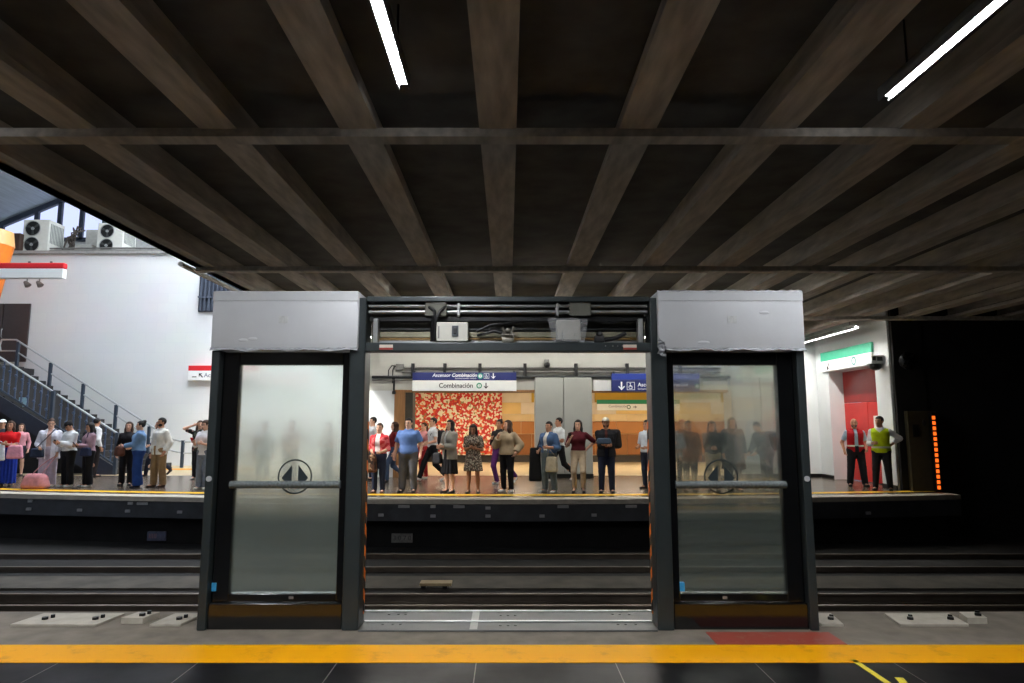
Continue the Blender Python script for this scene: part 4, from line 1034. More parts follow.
# green striped sign on panelled wall of the right opening
Yg = 28.40; a = at(597, 399.7, Yg); b_ = at(680, 410.3, Yg); zm = at(600, 403.9, Yg).z
t = thing('wall_sign', ((a.x+b_.x)/2, Yg, b_.z), 'white wall sign with green top stripe on the orange and beige panelled wall', 'sign'); O = t.location
MB(O).box((a.x, Yg, zm), (b_.x, 28.5, a.z), .004).build('green_stripe', M_sgreen, t); MB(O).box((a.x, Yg, b_.z), (b_.x, 28.5, zm-.003), .004).build('white_panel', M_swhite, t)
zc = at(620, 407, Yg).z
text_mesh('lettering', 'Combinación', .15, mat('grey_letter', (130, 130, 140), .6, 0, 0), (at(608.5, 406, Yg).x, Yg-.004, zc+.03), t, .003)
b = MB((at(628.7, 407, Yg).x, Yg-.004, zc)); b.ring((at(628.7, 407, Yg).x, Yg-.004, zc), .055, .085, .004, 24); b.build('line_ring', mat('dark_green', (10, 90, 70), .5, 0, 0), t)
arrow((at(635, 407, Yg).x, Yg-.003, zc), .15, 0, M_ink, t)
# green striped sign above the red door
y0_, y1_ = 17.05, 19.85; zb, zt_ = 3.14, 3.72; xs_ = XW-.06
t = thing('wall_sign', (xs_, (y0_+y1_)/2, zb), 'white sign with pale green stripe on the wall above the red door', 'sign'); O = t.location
MB(O).box((xs_, y0_, zt_-.26), (XW, y1_, zt_), .004).build('green_stripe', mat('sign_mint', (60, 178, 140), .45, 0, .03), t); MB(O).box((xs_, y0_, zb), (XW, y1_, zt_-.264), .004).build('white_panel', M_swhite, t)
text_mesh('lettering', 'Combinación', .14, mat('pink_letter', (226, 190, 190), .5, 0, 0), (xs_-.003, 18.95, zb+.15), t, .003, 'LEFT', -PI/2)
b = MB((0, 0, 0)); b.ring((0, 0, 0), .075, .12, .004, 24); o_ = b.build('line_ring', mat('dull_teal', (70, 140, 130), .5, 0, 0), t, False, True); o_.location = Vector((xs_-.004, 17.95, zb+.17))-O; o_.rotation_euler = (0, 0, -PI/2)
b = MB((0, 0, 0)); b.prism([(-.02, 0, -.1), (.02, 0, -.1), (.02, 0, .08), (-.02, 0, .08)], (0, .004, 0)); b.prism([(0, 0, -.14), (-.08, 0, -.05), (.08, 0, -.05)], (0, .004, 0)); o_ = b.build('arrow', M_ink, t, False, True); o_.location = Vector((xs_-.005, 19.4, zb+.16))-O; o_.rotation_euler = (0, .5, -PI/2)
# red striped sign on the left wall
Yr = 25.82; a = at(188.5, 365.5, Yr); b_ = at(258, 380.3, Yr); zm = at(200, 370.6, Yr).z
t = thing('wall_sign', ((a.x+b_.x)/2, Yr, b_.z), 'white sign with red top stripe on the white wall beside the left door panel', 'sign'); O = t.location
MB(O).box((a.x, Yr, zm), (b_.x, 26, a.z), .004).build('red_stripe', M_sred, t); MB(O).box((a.x, Yr, b_.z), (b_.x, 26, zm-.003), .004).build('white_panel', M_swhite, t)
zc = at(200, 375.3, Yr).z
arrow((at(200.8, 375.3, Yr).x, Yr-.003, zc), .22, 135, M_ink, t); text_mesh('lettering', 'Acceso', .24, mat('grey_blue_letter', (110, 116, 140), .6, 0, 0), (at(204, 375, Yr).x, Yr-.004, zc), t, .003)
MB(O).box((at(192, 376, Yr).x, Yr-.004, zc-.08), (at(196.5, 376, Yr).x, Yr, zc-.04)).build('dash_mark', M_cond, t)
# red striped platform sign hung at the far left
Yh = 23.0; a = at(-30, 262.5, Yh); b_ = at(63, 278.2, Yh); zm = at(30, 268.2, Yh).z
t = thing('hanging_sign', ((a.x+b_.x)/2, Yh, b_.z), 'long red and white sign high on the left, in front of the orange pillar', 'sign'); O = t.location
MB(O).box((a.x, Yh, zm), (b_.x, Yh+.22, a.z), .05).build('red_panel', M_sred, t); MB(O).box((a.x, Yh, b_.z), (b_.x-.02, Yh+.22, zm-.004), .03).build('white_panel', M_swhite, t)
MB(O).box((at(-14, 270, Yh).x, Yh+.2, zm-.12), (at(2, 270, Yh).x, 24.2, zm+.05)).build('support_arm', M_cond, t)
for px_ in (28, 50): 
    xx = at(px_, 270, Yh).x; MB(O).box((xx-.04, Yh+.02, a.z-.02), (xx+.04, Yh+.06, a.z+.05)).build('support_clip', M_cond, t)
for px_ in (27, 39.5):
    P = at(px_, 283, Yh+.1)
    tl_ = thing('spotlight', P, 'small dark spotlight under the long red and white sign, ' + ('nearer the orange pillar' if px_ < 30 else 'nearer the rounded sign end'), 'spotlight', 'spotlights under the red and white sign')
    MB(P).tube([P+Vector((0, 0, .35)), P+Vector((0, 0, .05))], .02, 6).build('stem', M_cond, tl_); MB(P).tube([P+Vector((-.07, 0, .05)), P+Vector((.05, 0, -.10))], [.06, .11], 10).build('lamp_head', mat('taupe_lamp', (110, 98, 90), .5), tl_, True)
# ================================================================== hall furniture on the left
NST_Z = 21*.178; P0 = at(5, 236, 24.4); P1 = at(-19, 330, 24.4)
t = thing('orange_pillar', (P1.x, 24.4, P1.z), 'leaning orange pillar, lit top coloured paler, behind the long red and white sign', 'pillar')
d_ = (P1-P0).normalized(); q_ = P0 + Vector((-.32, 0, 0))
MB(t.location).tube([q_+d_*.3, q_+d_*((P0.z-NST_Z)/-d_.z)], [.62, .5], 20).build('shaft', mat('orange_enamel', (240, 130, 30), .4, 0, .08), t, True)
MB(t.location).tube([q_-d_*.25, q_+d_*.3], [.50, .64], 20).build('cap', mat('lit_top_orange', (246, 190, 120), .4, 0, .06), t, True)  # pillar's lit top, its brightness put into a paler orange
P = at(14, 240, 26.3); P.z = ZT+.12+.5; tag(MB(P).box(P+Vector((-.25, 0, -.5)), P+Vector((.25, .3, .35)), .05).build('service_box', mat('dark_brown_box', (62, 44, 34), .6)), 'dark brown service box between the orange pillar and the outdoor air conditioner', 'box')
def ac_unit(px0, px1, px2, pyt, pyb, lab):
    Yc = 26.5; a = at(px0, pyb, Yc); b_ = at(px1, pyt, Yc); dep = 0.95
    z0 = ZT+.12; 
    t = thing('air_conditioner', ((a.x+b_.x)/2, Yc+.4, z0), lab, 'air conditioner', 'air conditioner units on the wall top'); O = t.location
    MB(O).box((a.x, Yc, z0+.06), (b_.x, Yc+dep, b_.z), .02).build('casing', mat('ac_cream', (214, 216, 208), .5, 0, .05), t)
    gp = MB(O)
    for q in range(9): gp.box((b_.x, Yc+.1+q*.09, z0+.5), (b_.x+.015, Yc+.14+q*.09, b_.z-.15))
    gp.build('side_grille', mat('ac_grille', (132, 138, 134), .6), t)
    h_ = (b_.z - z0)
    for q in (.28, .74):
        c_ = Vector((a.x + (b_.x-a.x)*.38, Yc-.012, z0 + h_*q)); r_ = h_*.215
        f_ = MB(O); f_.ring(c_, .001, r_, .02, 24); fo = f_.build('fan', M_black, t)
        g_ = MB(O); g_.ring(c_+Vector((0, -.02, 0)), r_*.94, r_*1.02, .03, 24); g_.ring(c_+Vector((0, -.02, 0)), .001, r_*.22, .02, 12)
        g_.build('fan_guard', mat('fan_hub', (150, 154, 152), .5), fo)
        bl = MB(O)
        for k_ in range(3):
            an_ = k_*2.094+.4; p_ = lambda r2, o2: c_ + Vector((r2*math.cos(an_+o2), -.01, r2*math.sin(an_+o2)))
            bl.prism([p_(r_*.2, -.2), p_(r_*.85, .0), p_(r_*.85, .45), p_(r_*.2, .5)], (0, -.012, 0))
        bl.build('fan_blades', mat('fan_blade', (60, 62, 62), .5), fo)
    for x_ in (a.x+.15, b_.x-.15): MB(O).box((x_-.06, Yc+.1, z0), (x_+.06, Yc+dep-.1, z0+.06)).build('foot', M_black, t)
ac_unit(21, 50, 58, 219.5, 252, 'left outdoor air conditioner with two dark fans above the stairs')
ac_unit(96, 124, 131, 223, 252, 'right outdoor air conditioner with two dark fans beside the ceiling edge')
P = at(83, 240, 27.0)
t = thing('duct_run', (P.x, 27.0, ZT+.12), 'pale square air duct lying on the wall top between the two air conditioners', 'duct')
MB(t.location).box((P.x-.3, 27.6, ZT+.12), (P.x+1.0, 28.4, ZT+1.5), .03).build('duct_body', mat('pale_duct', (176, 178, 172), .5, .1), t); MB(t.location).box((P.x-.2, 26.8, ZT+.12), (P.x+.55, 27.6, ZT+.62), .03).build('duct_branch', _M['pale_duct'], t)
cb_ = MB(t.location); rng = random.Random(2)
for q in range(10):
    p_ = [Vector((P.x-.72+rng.uniform(-.12, .2)+.08*i, 26.8+rng.uniform(0, .5), ZT+.25+.22*i+rng.uniform(-.1, .1))) for i in range(6)]; cb_.tube(p_, .035, 6)
cb_.build('hose_tangle', mat('brown_hose', (74, 68, 62), .7), t, True)
tb = MB(); 
for py_ in (248.5, 250.5):
    a = at(50, py_, 26.2); b_ = at(168, py_, 26.2); tag(MB(a).tube([a, a.lerp(b_, .5)+Vector((0, 0, .02)), b_], .035, 8).build('refrigerant_pipe', M_cond, None, True), 'thin grey pipe along the wall top, ' + ('upper' if py_ < 249 else 'lower') + ' of the pair by the air conditioners', 'pipe', 'pipes on the wall top')
ec0 = Vector((-5.28, 10.4, 4.16)); tag(MB(ec0).tube([ec0, ec0+Vector((0, 10.0, 0))], .045, 8).tube([ec0+Vector((-.02, 0, .12)), ec0+Vector((-.02, 10.0, .12))], .025, 6).build('edge_conduit', mat('pale_edge_conduit', (196, 192, 184), .5), None, True), 'pale conduit pipe along the lower edge of the concrete ceiling beside the bright hall', 'pipe')
# ---- stairs: rise to the left
X0s, NST, RUN, RISE = -12.5, 21, .29, .178
Ya, Yb_ = 21.4, 24.9
t = thing('staircase', (X0s, 23.1, 0), 'dark concrete staircase climbing left beside the white wall', 'staircase'); O = t.location
M_stair = mat('dark_stair_stone', (34, 33, 34), .7, 0, .2, 5)
s_ = MB(O)
for i in range(NST):
    x1_ = X0s - i*RUN; s_.box((x1_-RUN-.02, Ya, max(0, i*RISE-.15)), (x1_, Yb_, (i+1)*RISE))
s_.build('steps', M_stair, t)
zt_ = NST*RISE; xt_ = X0s-NST*RUN
MB(O).box((XL+.05, Ya, zt_-.25), (xt_, 25.85, zt_), .01).build('landing', M_stair, t)
MB(O).prism([(X0s+.02, Ya-.06, 0), (X0s+.02, Ya-.06, .22), (xt_, Ya-.06, zt_+.05), (XL+.05, Ya-.06, zt_+.05), (XL+.05, Ya-.06, zt_-.4), (xt_+.2, Ya-.06, zt_-.4), (X0s-.75, Ya-.06, 0)], (0, .06, 0)).build('front_stringer', mat('navy_stringer', (30, 36, 52), .5), t)
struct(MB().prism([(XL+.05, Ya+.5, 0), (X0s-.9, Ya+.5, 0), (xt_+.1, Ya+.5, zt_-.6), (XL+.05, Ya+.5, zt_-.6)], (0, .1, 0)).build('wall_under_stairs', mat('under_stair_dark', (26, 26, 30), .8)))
M_rail = mat('polished_handrail', (188, 194, 196), .3, .5, .08); M_post = mat('slate_blue_post', (58, 70, 84), .45, .3, .08)
sl_ = RISE/RUN
def zs_(x): return max(0, (X0s - x)*sl_)
# plain two-bar handrail along the wall
t = thing('handrail', (X0s, 24.75, 0), 'two-bar steel handrail up the far side of the stairs beside the white wall', 'handrail'); O = t.location; yy = 24.75
top = [(X0s+1.35, yy, .95), (X0s+.5, yy, .95), (X0s, yy, 1.05)] + [(xt_, yy, zt_+1.02), (xt_-.55, yy, zt_+1.02)]
MB(O).tube(top, .035, 8).build('top_rail', M_rail, t, True)
MB(O).tube([(p[0], p[1], p[2]-.42) for p in top], .028, 8).build('middle_rail', M_rail, t, True)
for q in range(6):
    x_ = X0s + .45 - q*(X0s+.45-xt_-.1)/5; MB(O).box((x_-.05, yy-.05, zs_(x_)), (x_+.05, yy+.05, zs_(x_)+1.0), .01).build('post', M_post, t)
MB(O).tube([(xt_-.55, yy, zt_+1.02), (xt_-.6, yy, zt_+.8), (xt_-.55, yy, zt_+.60)], .03, 8).build('end_return', M_rail, t, True)
MB(O).tube([(X0s+1.35, yy, .95), (X0s+1.4, yy, .75), (X0s+1.35, yy, .53)], .03, 8).build('end_return', M_rail, t, True)
# balustrade on the open side
t = thing('balustrade', (X0s, Ya, 0), 'navy baluster railing with ball studs up the open side of the stairs', 'railing'); O = t.location; yy = Ya-.03
nb = 3; seg = 2.05
for s3 in range(6):
    x1_ = X0s - .02 - s3*(seg+.12); x2_ = x1_-seg
    if x1_ < XL: break
    zf = lambda x: zs_(x) if x > xt_ else zt_
    g_ = MB(O).tube([(x1_, yy, zf(x1_)+1.28), (x2_, yy, zf(x2_)+1.28)], .035, 8).build('handrail_section', M_rail, t, True)
    MB(O).tube([(x1_, yy, zf(x1_)+.30), (x2_, yy, zf(x2_)+.30)], .03, 6).build('bottom_rail', M_post, t, True)
    MB(O).box((x1_-.05, yy-.05, zf(x1_)), (x1_+.05, yy+.05, zf(x1_)+1.32), .01).build('post', M_post, t)
    for q in range(9):
        x_ = x1_ - (q+.8)*seg/9.6; z_ = zf(x_)
        MB(O).tube([(x_, yy, z_+.30), (x_, yy, z_+1.26)], .026, 6).ball((x_, yy-.02, z_+1.05), .055, 1).ball((x_, yy-.02, z_+.62), .055, 1).build('baluster', mat('navy_baluster', (84, 100, 126), .3, .5), t, True)
P = at(22.5, 402, Ya+.42); tag(MB(P).box(P+Vector((-.13, 0, -.15)), P+Vector((.13, .06, .15)), .005).build('notice', mat('pale_blue_notice', (150, 186, 200), .5, 0, .2, 12)), 'small pale blue notice on the dark wall under the stairs', 'notice')
# ---- flower mural
a = at(408, 457.5, 28.3); b_ = at(502, 390, 28.3)
t = thing('flower_panel', ((a.x+b_.x)/2, 28.36, .28), 'tall panel of red and cream flower pattern on the back wall of the left opening', 'wall panel')
MB(t.location).box((-4.35, 28.36, .29), (b_.x, 28.44, 3.1), .01).build('flower_print', pattern_mat('flower_print', [((206, 38, 24), 40), ((232, 222, 196), 34), ((224, 96, 40), 14), ((176, 28, 22), 10), ((150, 134, 84), 8)], 14, .6, 1, 0, 'Object', .08), t)
MB(t.location).box((-4.38, 28.35, .25), (b_.x+.03, 28.45, .29)).build('panel_frame', M_black, t)
# ---- cctv, led strip, panel at tunnel mouth
P = Vector((XW-.02, 16.75, at(893, 362, 16.7).z))
t = thing('security_camera', P, 'white boxed security camera on the corner of the white wall by the red door', 'camera')
MB(P).box(P+Vector((-.30, -.16, -.05)), P+Vector((.02, .16, .17)), .02).build('housing', M_swhite, t); MB(P).ball(P+Vector((-.14, -.02, -.10)), (.15, .15, .12), 2).build('dome', M_black, t, True)
MB(P).box(P+Vector((-.28, -.175, .03)), P+Vector((-.20, -.16, .13))).build('label_mark', M_ink, t); MB(P).box(P+Vector((-.16, -.175, .02)), P+Vector((-.03, -.16, .12))).build('label_mark', M_ink, t)
P2 = at(906, 361, 16.2)
t = thing('bagged_fixture', P2, 'black fixture wrapped in shiny plastic beside the boxed camera at the wall corner', 'fixture')
MB(P2).ball(P2, (.17, .13, .20), 2).build('fixture_body', M_black, t, True); MB(P2).tube([P2, P2+Vector((0, .2, 0))], .04, 8).build('arm', M_black, t)
b = crumple_sheet(lambda u, v: P2 + Vector(((.20+.02*math.sin(v*9))*math.cos(u*2*PI)*math.sin(.2+v*2.6), -.16*abs(math.sin(u*PI))-.02, .22*math.cos(.2+v*2.6))), 12, 8, .03, 9)
for v in b.bm.verts: v.co -= P2
b.build('plastic_wrap', mat('black_shiny_film', (30, 30, 32), .12, 0, .2, 12, 0, .8), t, False, True)
pa = at(914, 490, 16.1); pb = at(937, 411, 16.1)
t = thing('service_cabinet', ((pa.x+pb.x)/2, 16.2, 0), 'dim service cabinet at the dark tunnel mouth beside the orange light strip', 'cabinet'); O = t.location
MB(O).box((pa.x, 16.14, 0), (pb.x, 16.28, pb.z), .01).build('cabinet_body', mat('dull_olive_cabinet', (58, 52, 34), .6, 0, .2), t)
MB(O).box((pa.x+.10, 16.125, pb.z-.62), (pa.x+.26, 16.15, pb.z-.32), .004).build('window_plate', M_black, t); MB(O).ball((pa.x+.38, 16.12, pb.z-.28), (.05, .03, .09), 1).build('handle', M_black, t, True)
l0 = at(940.5, 490, 15.95); l1 = at(931, 414.5, 15.95)
t = thing('light_strip', (l0.x, 16.0, .02), 'upright strip of orange lights at the end of the far platform', 'light strip'); O = t.location
MB(O).box((l0.x-.05, 16.0, .02), (l0.x+.05, 16.12, l1.z+.05), .004).build('channel', M_black, t)
M_led = emat('orange_led', (255, 104, 30), 1.5); nL = 14; hL = (l1.z-.05)/nL
for q in range(nL): MB(O).box((l0.x-.035, 15.985, .06+q*hL), (l0.x+.035, 16.01, .06+q*hL+hL*.66), .003).build('light_cell', M_led, t)
# ---- lamps
M_tube = emat('lamp_tube_white', (248, 250, 255), 215.0)
def lamp(X, y0, y1, z, lab, grp, tubem=M_tube, along='Y', w=.03):
    t = thing('strip_lamp', (X, (y0+y1)/2, z), lab, 'lamp', grp); O = t.location
    if along == 'Y':
        MB(O).box((X-w, y0, z-.02), (X+w, y1, z), .004).build('diffuser', tubem, t); MB(O).box((X-w-.015, y0-.02, z), (X+w+.015, y1+.02, z+.05), .004).box((X-w-.015, y0-.02, z-.05), (X-w-.004, y1+.02, z)).box((X+w+.004, y0-.02, z-.05), (X+w+.015, y1+.02, z)).build('housing', M_steel, t)
        for q in (y0+.3, y1-.3): MB(O).tube([(X, q, z+.05), (X, q, 4.78)], .008, 6).build('hanger', M_black, t)
    else:
        MB(O).box((y0, X-w, z-.02), (y1, X+w, z), .004).build('diffuser', tubem, t); MB(O).box((y0, X-w-.015, z), (y1, X+w+.015, z+.05), .006).build('housing', M_steel, t)
    return t
lamp(-.78, -2.6, 4.66, 4.14, 'white strip lamp hanging under the beams above the doorway gap', 'strip lamps over the near platform')
lamp(2.92, 0.6, 4.84, 4.14, 'white strip lamp hanging under the beams toward the dark right side', 'strip lamps over the near platform')
lamp(-4.5, -2.6, 4.80, 4.14, 'white strip lamp under the ceiling beams at the left end of the near platform', 'strip lamps over the near platform')
M_tube2 = emat('lamp_tube_far', (255, 252, 244), 90.0)
lamp(8.85, 16.6, 20.2, 4.06, 'white strip lamp over the red door wall on the far platform', 'strip lamps over the far platform', emat('lamp_tube_wall', (255, 253, 248), 200.0))
tx = lamp(0, 0, 0, 0, '', '', M_tube2) if False else None
t = thing('strip_lamp', (2, 18.8, 4.06), 'long strip lamp under the ceiling along the pale bulkhead', 'lamp', 'strip lamps over the far platform'); O = t.location
MB(O).box((-4.2, 18.78, 4.06), (7.6, 18.82, 4.08), .004).build('diffuser', M_tube2, t); MB(O).box((-4.25, 18.74, 4.08), (7.65, 18.86, 4.2), .006).build('housing', M_steel, t)
t = thing('strip_lamp', (1, 14.6, 4.06), 'long strip lamp under the beams above the far platform edge', 'lamp', 'strip lamps over the far platform'); O = t.location
MB(O).box((-4.6, 14.57, 4.06), (6.4, 14.63, 4.08), .004).build('diffuser', M_tube2, t); MB(O).box((-4.65, 14.54, 4.08), (6.45, 14.66, 4.2), .006).build('housing', M_steel, t)
for q, X_ in enumerate((-2.6, .4, 4.4, 7.4)):
    t = thing('ceiling_lamp', (X_, 24.5, 3.10), 'flat square ceiling lamp in the entrance hall behind the openings', 'lamp', 'entrance hall lamps'); O = t.location
    MB(O).box((X_-.6, 23.9, 3.105), (X_+.6, 25.1, 3.12)).build('diffuser', emat('warm_lamp', (255, 240, 216), 30.0), t); MB(O).box((X_-.65, 23.85, 3.115), (X_+.65, 25.15, 3.15), .006).build('frame', M_swhite, t)
# ================================================================== the people
M_floral = pattern_mat('floral_dress_cloth', [((58, 50, 44), 40), ((176, 164, 146), 24), ((96, 62, 52), 16), ((110, 104, 90), 20)], 55, .85)
M_floralB = pattern_mat('dark_floral_cloth', [((34, 36, 32), 55), ((78, 84, 66), 25), ((140, 96, 92), 12)], 24, .85)
M_stripe = pattern_mat('striped_bag_cloth', [((92, 58, 40), 45), ((188, 150, 116), 30), ((50, 34, 26), 25)], 14, .8)
M_whitered = pattern_mat('red_pink_cloth', [((196, 40, 48), 60), ((222, 110, 110), 40)], 12, .8)
def denim(c): return cloth(c, .9)
WHITE_SH = (226, 226, 224)
# ---- left group
p1 = person(5, 487, 18, 1.68, 'woman in bright red short-sleeved top and long blue skirt, pink bag on arm', 'tan', ('brown', 'long'), top=dict(c=(206, 22, 28), sleeve=.75, hem=.92), skirt=dict(c=(24, 52, 150), waist=1.03, hem=.10, r=.20), L=(.05, -.27, 1.10), R=(.02, -.25, 1.12), w=1.12, bust=1)
pb_ = p1(.23, -.24, .90); soft_bag('tote_bag', pb_, (.34, .13, .34), (222, 152, 168), 'pale pink tote bag hanging from the arm of the woman in red', 'bag', .3, [bezier(p1(.13, -.25, 1.06), p1(.14, -.25, 1.12), .06), bezier(p1(.33, -.22, 1.06), p1(.22, -.24, 1.13), .03)])
wb_ = p1(-.10, -.30, .90); soft_bag('tote_bag', wb_, (.26, .10, .42), (222, 226, 232), 'white tote bag carried in front by the woman in red', 'bag', .2, [bezier(p1(-.18, -.30, 1.08), p1(-.02, -.28, 1.08), .1)])
person(17, 476, 30, 1.62, 'person in pink hooded top with bare legs standing behind the woman in red', 'light', ('brown', 'long'), top=dict(c=(214, 150, 158), sleeve=1.9, hem=.85), pants=dict(c=(40, 40, 48), hem=.56, name='shorts'), shoes=(60, 60, 64))
person(-3, 479, 10, 1.72, 'person with a white cap and dark clothes at the far left edge', 'tan', ('black', 'short'), top=dict(c=(50, 50, 56)), pants=dict(c=(34, 34, 40)), cap_=(222, 228, 230))
p4 = person(46, 487, 24, 1.73, 'woman in white open cardigan and pale lilac trousers, glasses, navy shoulder bag', 'light', ('brown', 'bun'), top=dict(c=(206, 170, 160), sleeve=.3, hem=.93, vneck=.05), jacket=dict(c=(212, 212, 222), name='cardigan', sleeve=1.9, hem=.70, open=.045, flare=.03, t=.024, widen=.35), pants=dict(c=(196, 186, 204), flare=.035, t=.02), shoes=(214, 212, 210), L=(.20, -.14, .84), R=(.17, -.20, .98), glasses=True, w=1.14, bust=1, head=(8, 4))
soft_bag('shoulder_bag', p4(-.21, -.22, .86), (.30, .13, .24), (36, 46, 66), 'navy shoulder bag at the hip of the woman in the white cardigan', 'bag', .4, [bezier(p4(-.24, -.20, .97), p4(.10, -.13, 1.42), .0), bezier(p4(.10, -.13, 1.42), p4(.14, .06, 1.44), .02), bezier(p4(.14, .06, 1.44), p4(-.18, .16, 1.0), .0)])
dfx, dfy = gnd(35, 489)
db = soft_bag('duffel_bag', (dfx, dfy, .19), (.62, .30, .38), (206, 138, 142), 'pink duffel bag standing on the platform beside the white cardigan woman', 'bag', -.15, [bezier((dfx-.05, dfy-.08, .36), p4(.20, -.16, .78), .05), bezier((dfx+.18, dfy-.05, .36), p4(.21, -.15, .78), .03)], sag=.2)
p5 = person(66, 487, -22, 1.68, 'person in white sweater, black trousers and white trainers looking down at a phone', 'tan', ('black', 'short'), top=dict(c=(214, 216, 218), name='sweater', sleeve=1.9, t=.024, hem=.92, puff=1.25), pants=dict(c=(20, 21, 26), t=.02, flare=.012), shoes=(226, 226, 226), L=(.03, -.30, 1.14), R=(.03, -.30, 1.12), head=(0, 32), w=1.1, cap_=(26, 24, 26))
phone(p5(0, -.36, 1.16), p5.yaw, 'dark phone in the hands of the person in the white sweater')
p6 = person(86, 487, -36, 1.64, 'woman in mauve top and black trousers with long black hair holding a phone', 'tan', ('black', 'long'), top=dict(c=(168, 136, 148), sleeve=1.9, hem=.90, t=.02), pants=dict(c=(20, 20, 24), t=.018, flare=.02), shoes=(206, 206, 206), L=(.03, -.28, 1.10), R=(.05, -.30, 1.08), head=(6, 16), bust=1, w=1.06)
soft_bag('shoulder_bag', p6(.17, -.14, .93), (.30, .12, .22), (34, 42, 68), 'dark navy shoulder bag on the woman in the mauve top', 'bag', -.3, [bezier(p6(.10, -.16, 1.03), p6(.14, -.10, 1.42), .0), bezier(p6(.14, -.1, 1.42), p6(.17, .08, 1.40), .02)])
phone(p6(0, -.35, 1.12), p6.yaw, 'dark phone held by the woman in the mauve top')
p7 = person(93, 477, 150, 1.78, 'person in white shirt seen from behind with a black backpack, behind the mauve top woman', 'tan', ('black', 'short'), top=dict(c=(224, 224, 226), sleeve=1.9, hem=.88, t=.022), pants=dict(c=(44, 38, 38)), shoes=(40, 34, 30), head=(20, 8))
soft_bag('backpack', p7(0, .24, 1.10), (.32, .20, .46), (24, 26, 32), 'black backpack worn by the person in white behind the mauve top woman', 'backpack', p7.yaw, [bezier(p7(-.1, .2, 1.28), p7(-.13, -.10, 1.30), .12), bezier(p7(.1, .2, 1.28), p7(.13, -.10, 1.30), .12)])
person(125, 485.5, 14, 1.66, 'woman dressed all in black with long brown hair, partly behind the denim jacket', 'light', ('brown', 'long'), top=dict(c=(28, 26, 30), hem=.88), pants=dict(c=(22, 22, 26), flare=.02), L=(.12, -.2, 1.0), bust=1)
p9 = person(136, 487.5, -62, 1.68, 'woman in light denim jacket and wide blue jeans holding a brown bag', 'light', ('black', 'bun'), top=dict(c=(220, 220, 220), sleeve=.3), jacket=dict(m=denim((112, 146, 186)), sleeve=1.9, hem=.93, t=.028), pants=dict(m=denim((34, 64, 124)), flare=.055, t=.026, hem=.05), shoes=(40, 44, 60), L=(.02, -.34, 1.06), R=(.08, -.34, 1.06), w=1.14, bust=1)
soft_bag('handbag', p9(-.02, -.42, .93), (.30, .18, .26), (82, 48, 36), 'brown leather handbag held in front by the woman in the denim jacket', 'bag', p9.yaw+.4, [bezier(p9(-.12, -.40, 1.04), p9(.08, -.40, 1.04), .08)])
person(155, 476, -80, 1.68, 'person in dark navy walking behind the man in khaki trousers', 'light', ('red', 'long'), top=dict(c=(34, 46, 84), hem=.75, t=.02), pants=dict(c=(30, 32, 44)), shoes=(36, 32, 34), feet={'L': (.08, -.28, .0, 0), 'R': (.08, .38, .13, 50)}, L=(.22, .12, .92), R=(.20, -.28, .95))
p11 = person(157, 487.5, -24, 1.76, 'bearded man in untucked white shirt and khaki trousers, one hand in his pocket', 'tan', ('black', 'short'), top=dict(c=(232, 232, 230), sleeve=.4, hem=.88, name='t_shirt'), jacket=dict(c=(226, 224, 216), name='shirt', sleeve=1.9, hem=.80, open=.030, t=.024, widen=.3, puff=1.2), pants=dict(c=(142, 116, 84), t=.024, flare=.012), shoes=(62, 42, 32), L=(.24, -.05, .86), R=(.23, -.02, .82), beard=True, w=1.08, head=(-12, 0), feet={'R': (.13, -.03), 'L': (.12, .03)})
person(197, 479.5, 8, 1.70, 'woman in dark floral top holding a hand to her head, brown hair', 'light', ('brown', 'long'), top=dict(m=M_floralB, sleeve=.8, hem=.80, t=.02), pants=dict(c=(30, 30, 34)), shoes=(150, 150, 150), R=(.16, -.08, 1.56), Rh=(.9, 0, -.6), L=(.20, -.1, .86), head=(20, 0), bust=1)
p13 = person(202.5, 489.5, -12, 1.70, 'woman in white top and wide grey trousers with a red phone beside the left door', 'light', ('brown', 'pony'), top=dict(c=(230, 228, 230), sleeve=1.2, hem=.84, t=.02), pants=dict(c=(116, 126, 142), flare=.04, t=.02), shoes=(220, 222, 214), L=(.10, -.22, 1.12), R=(.10, -.28, 1.16), bust=1, head=(-10, 12))
phone(p13(-.10, -.35, 1.21), p13.yaw, 'red phone held by the woman in grey trousers by the left door', (180, 30, 36))
# ---- behind the left pane
person(262, 489, 10, 1.66, 'person in grey seen dimly through the left door pane, left of the other blurred people', 'tan', ('black', 'short'), top=dict(c=(150, 156, 160), hem=.88), pants=dict(c=(70, 76, 84)), shoes=(60, 60, 60))
person(289, 488, 0, 1.70, 'person in pale pink top seen blurred in the middle of the left door pane', 'light', ('brown', 'short'), top=dict(c=(236, 206, 200), hem=.88, sleeve=.5), pants=dict(c=(120, 126, 134)), shoes=(90, 90, 90), L=(.06, -.24, 1.08), R=(.06, -.24, 1.06), w=1.1)
person(326, 487, -30, 1.66, 'person in white top seen blurred at the right side of the left door pane', 'light', ('brown', 'long'), top=dict(c=(226, 220, 214), hem=.9, sleeve=.6), pants=dict(c=(96, 104, 116)), shoes=(90, 90, 90), L=(.06, -.24, 1.08), R=(.06, -.24, 1.12), bust=1)
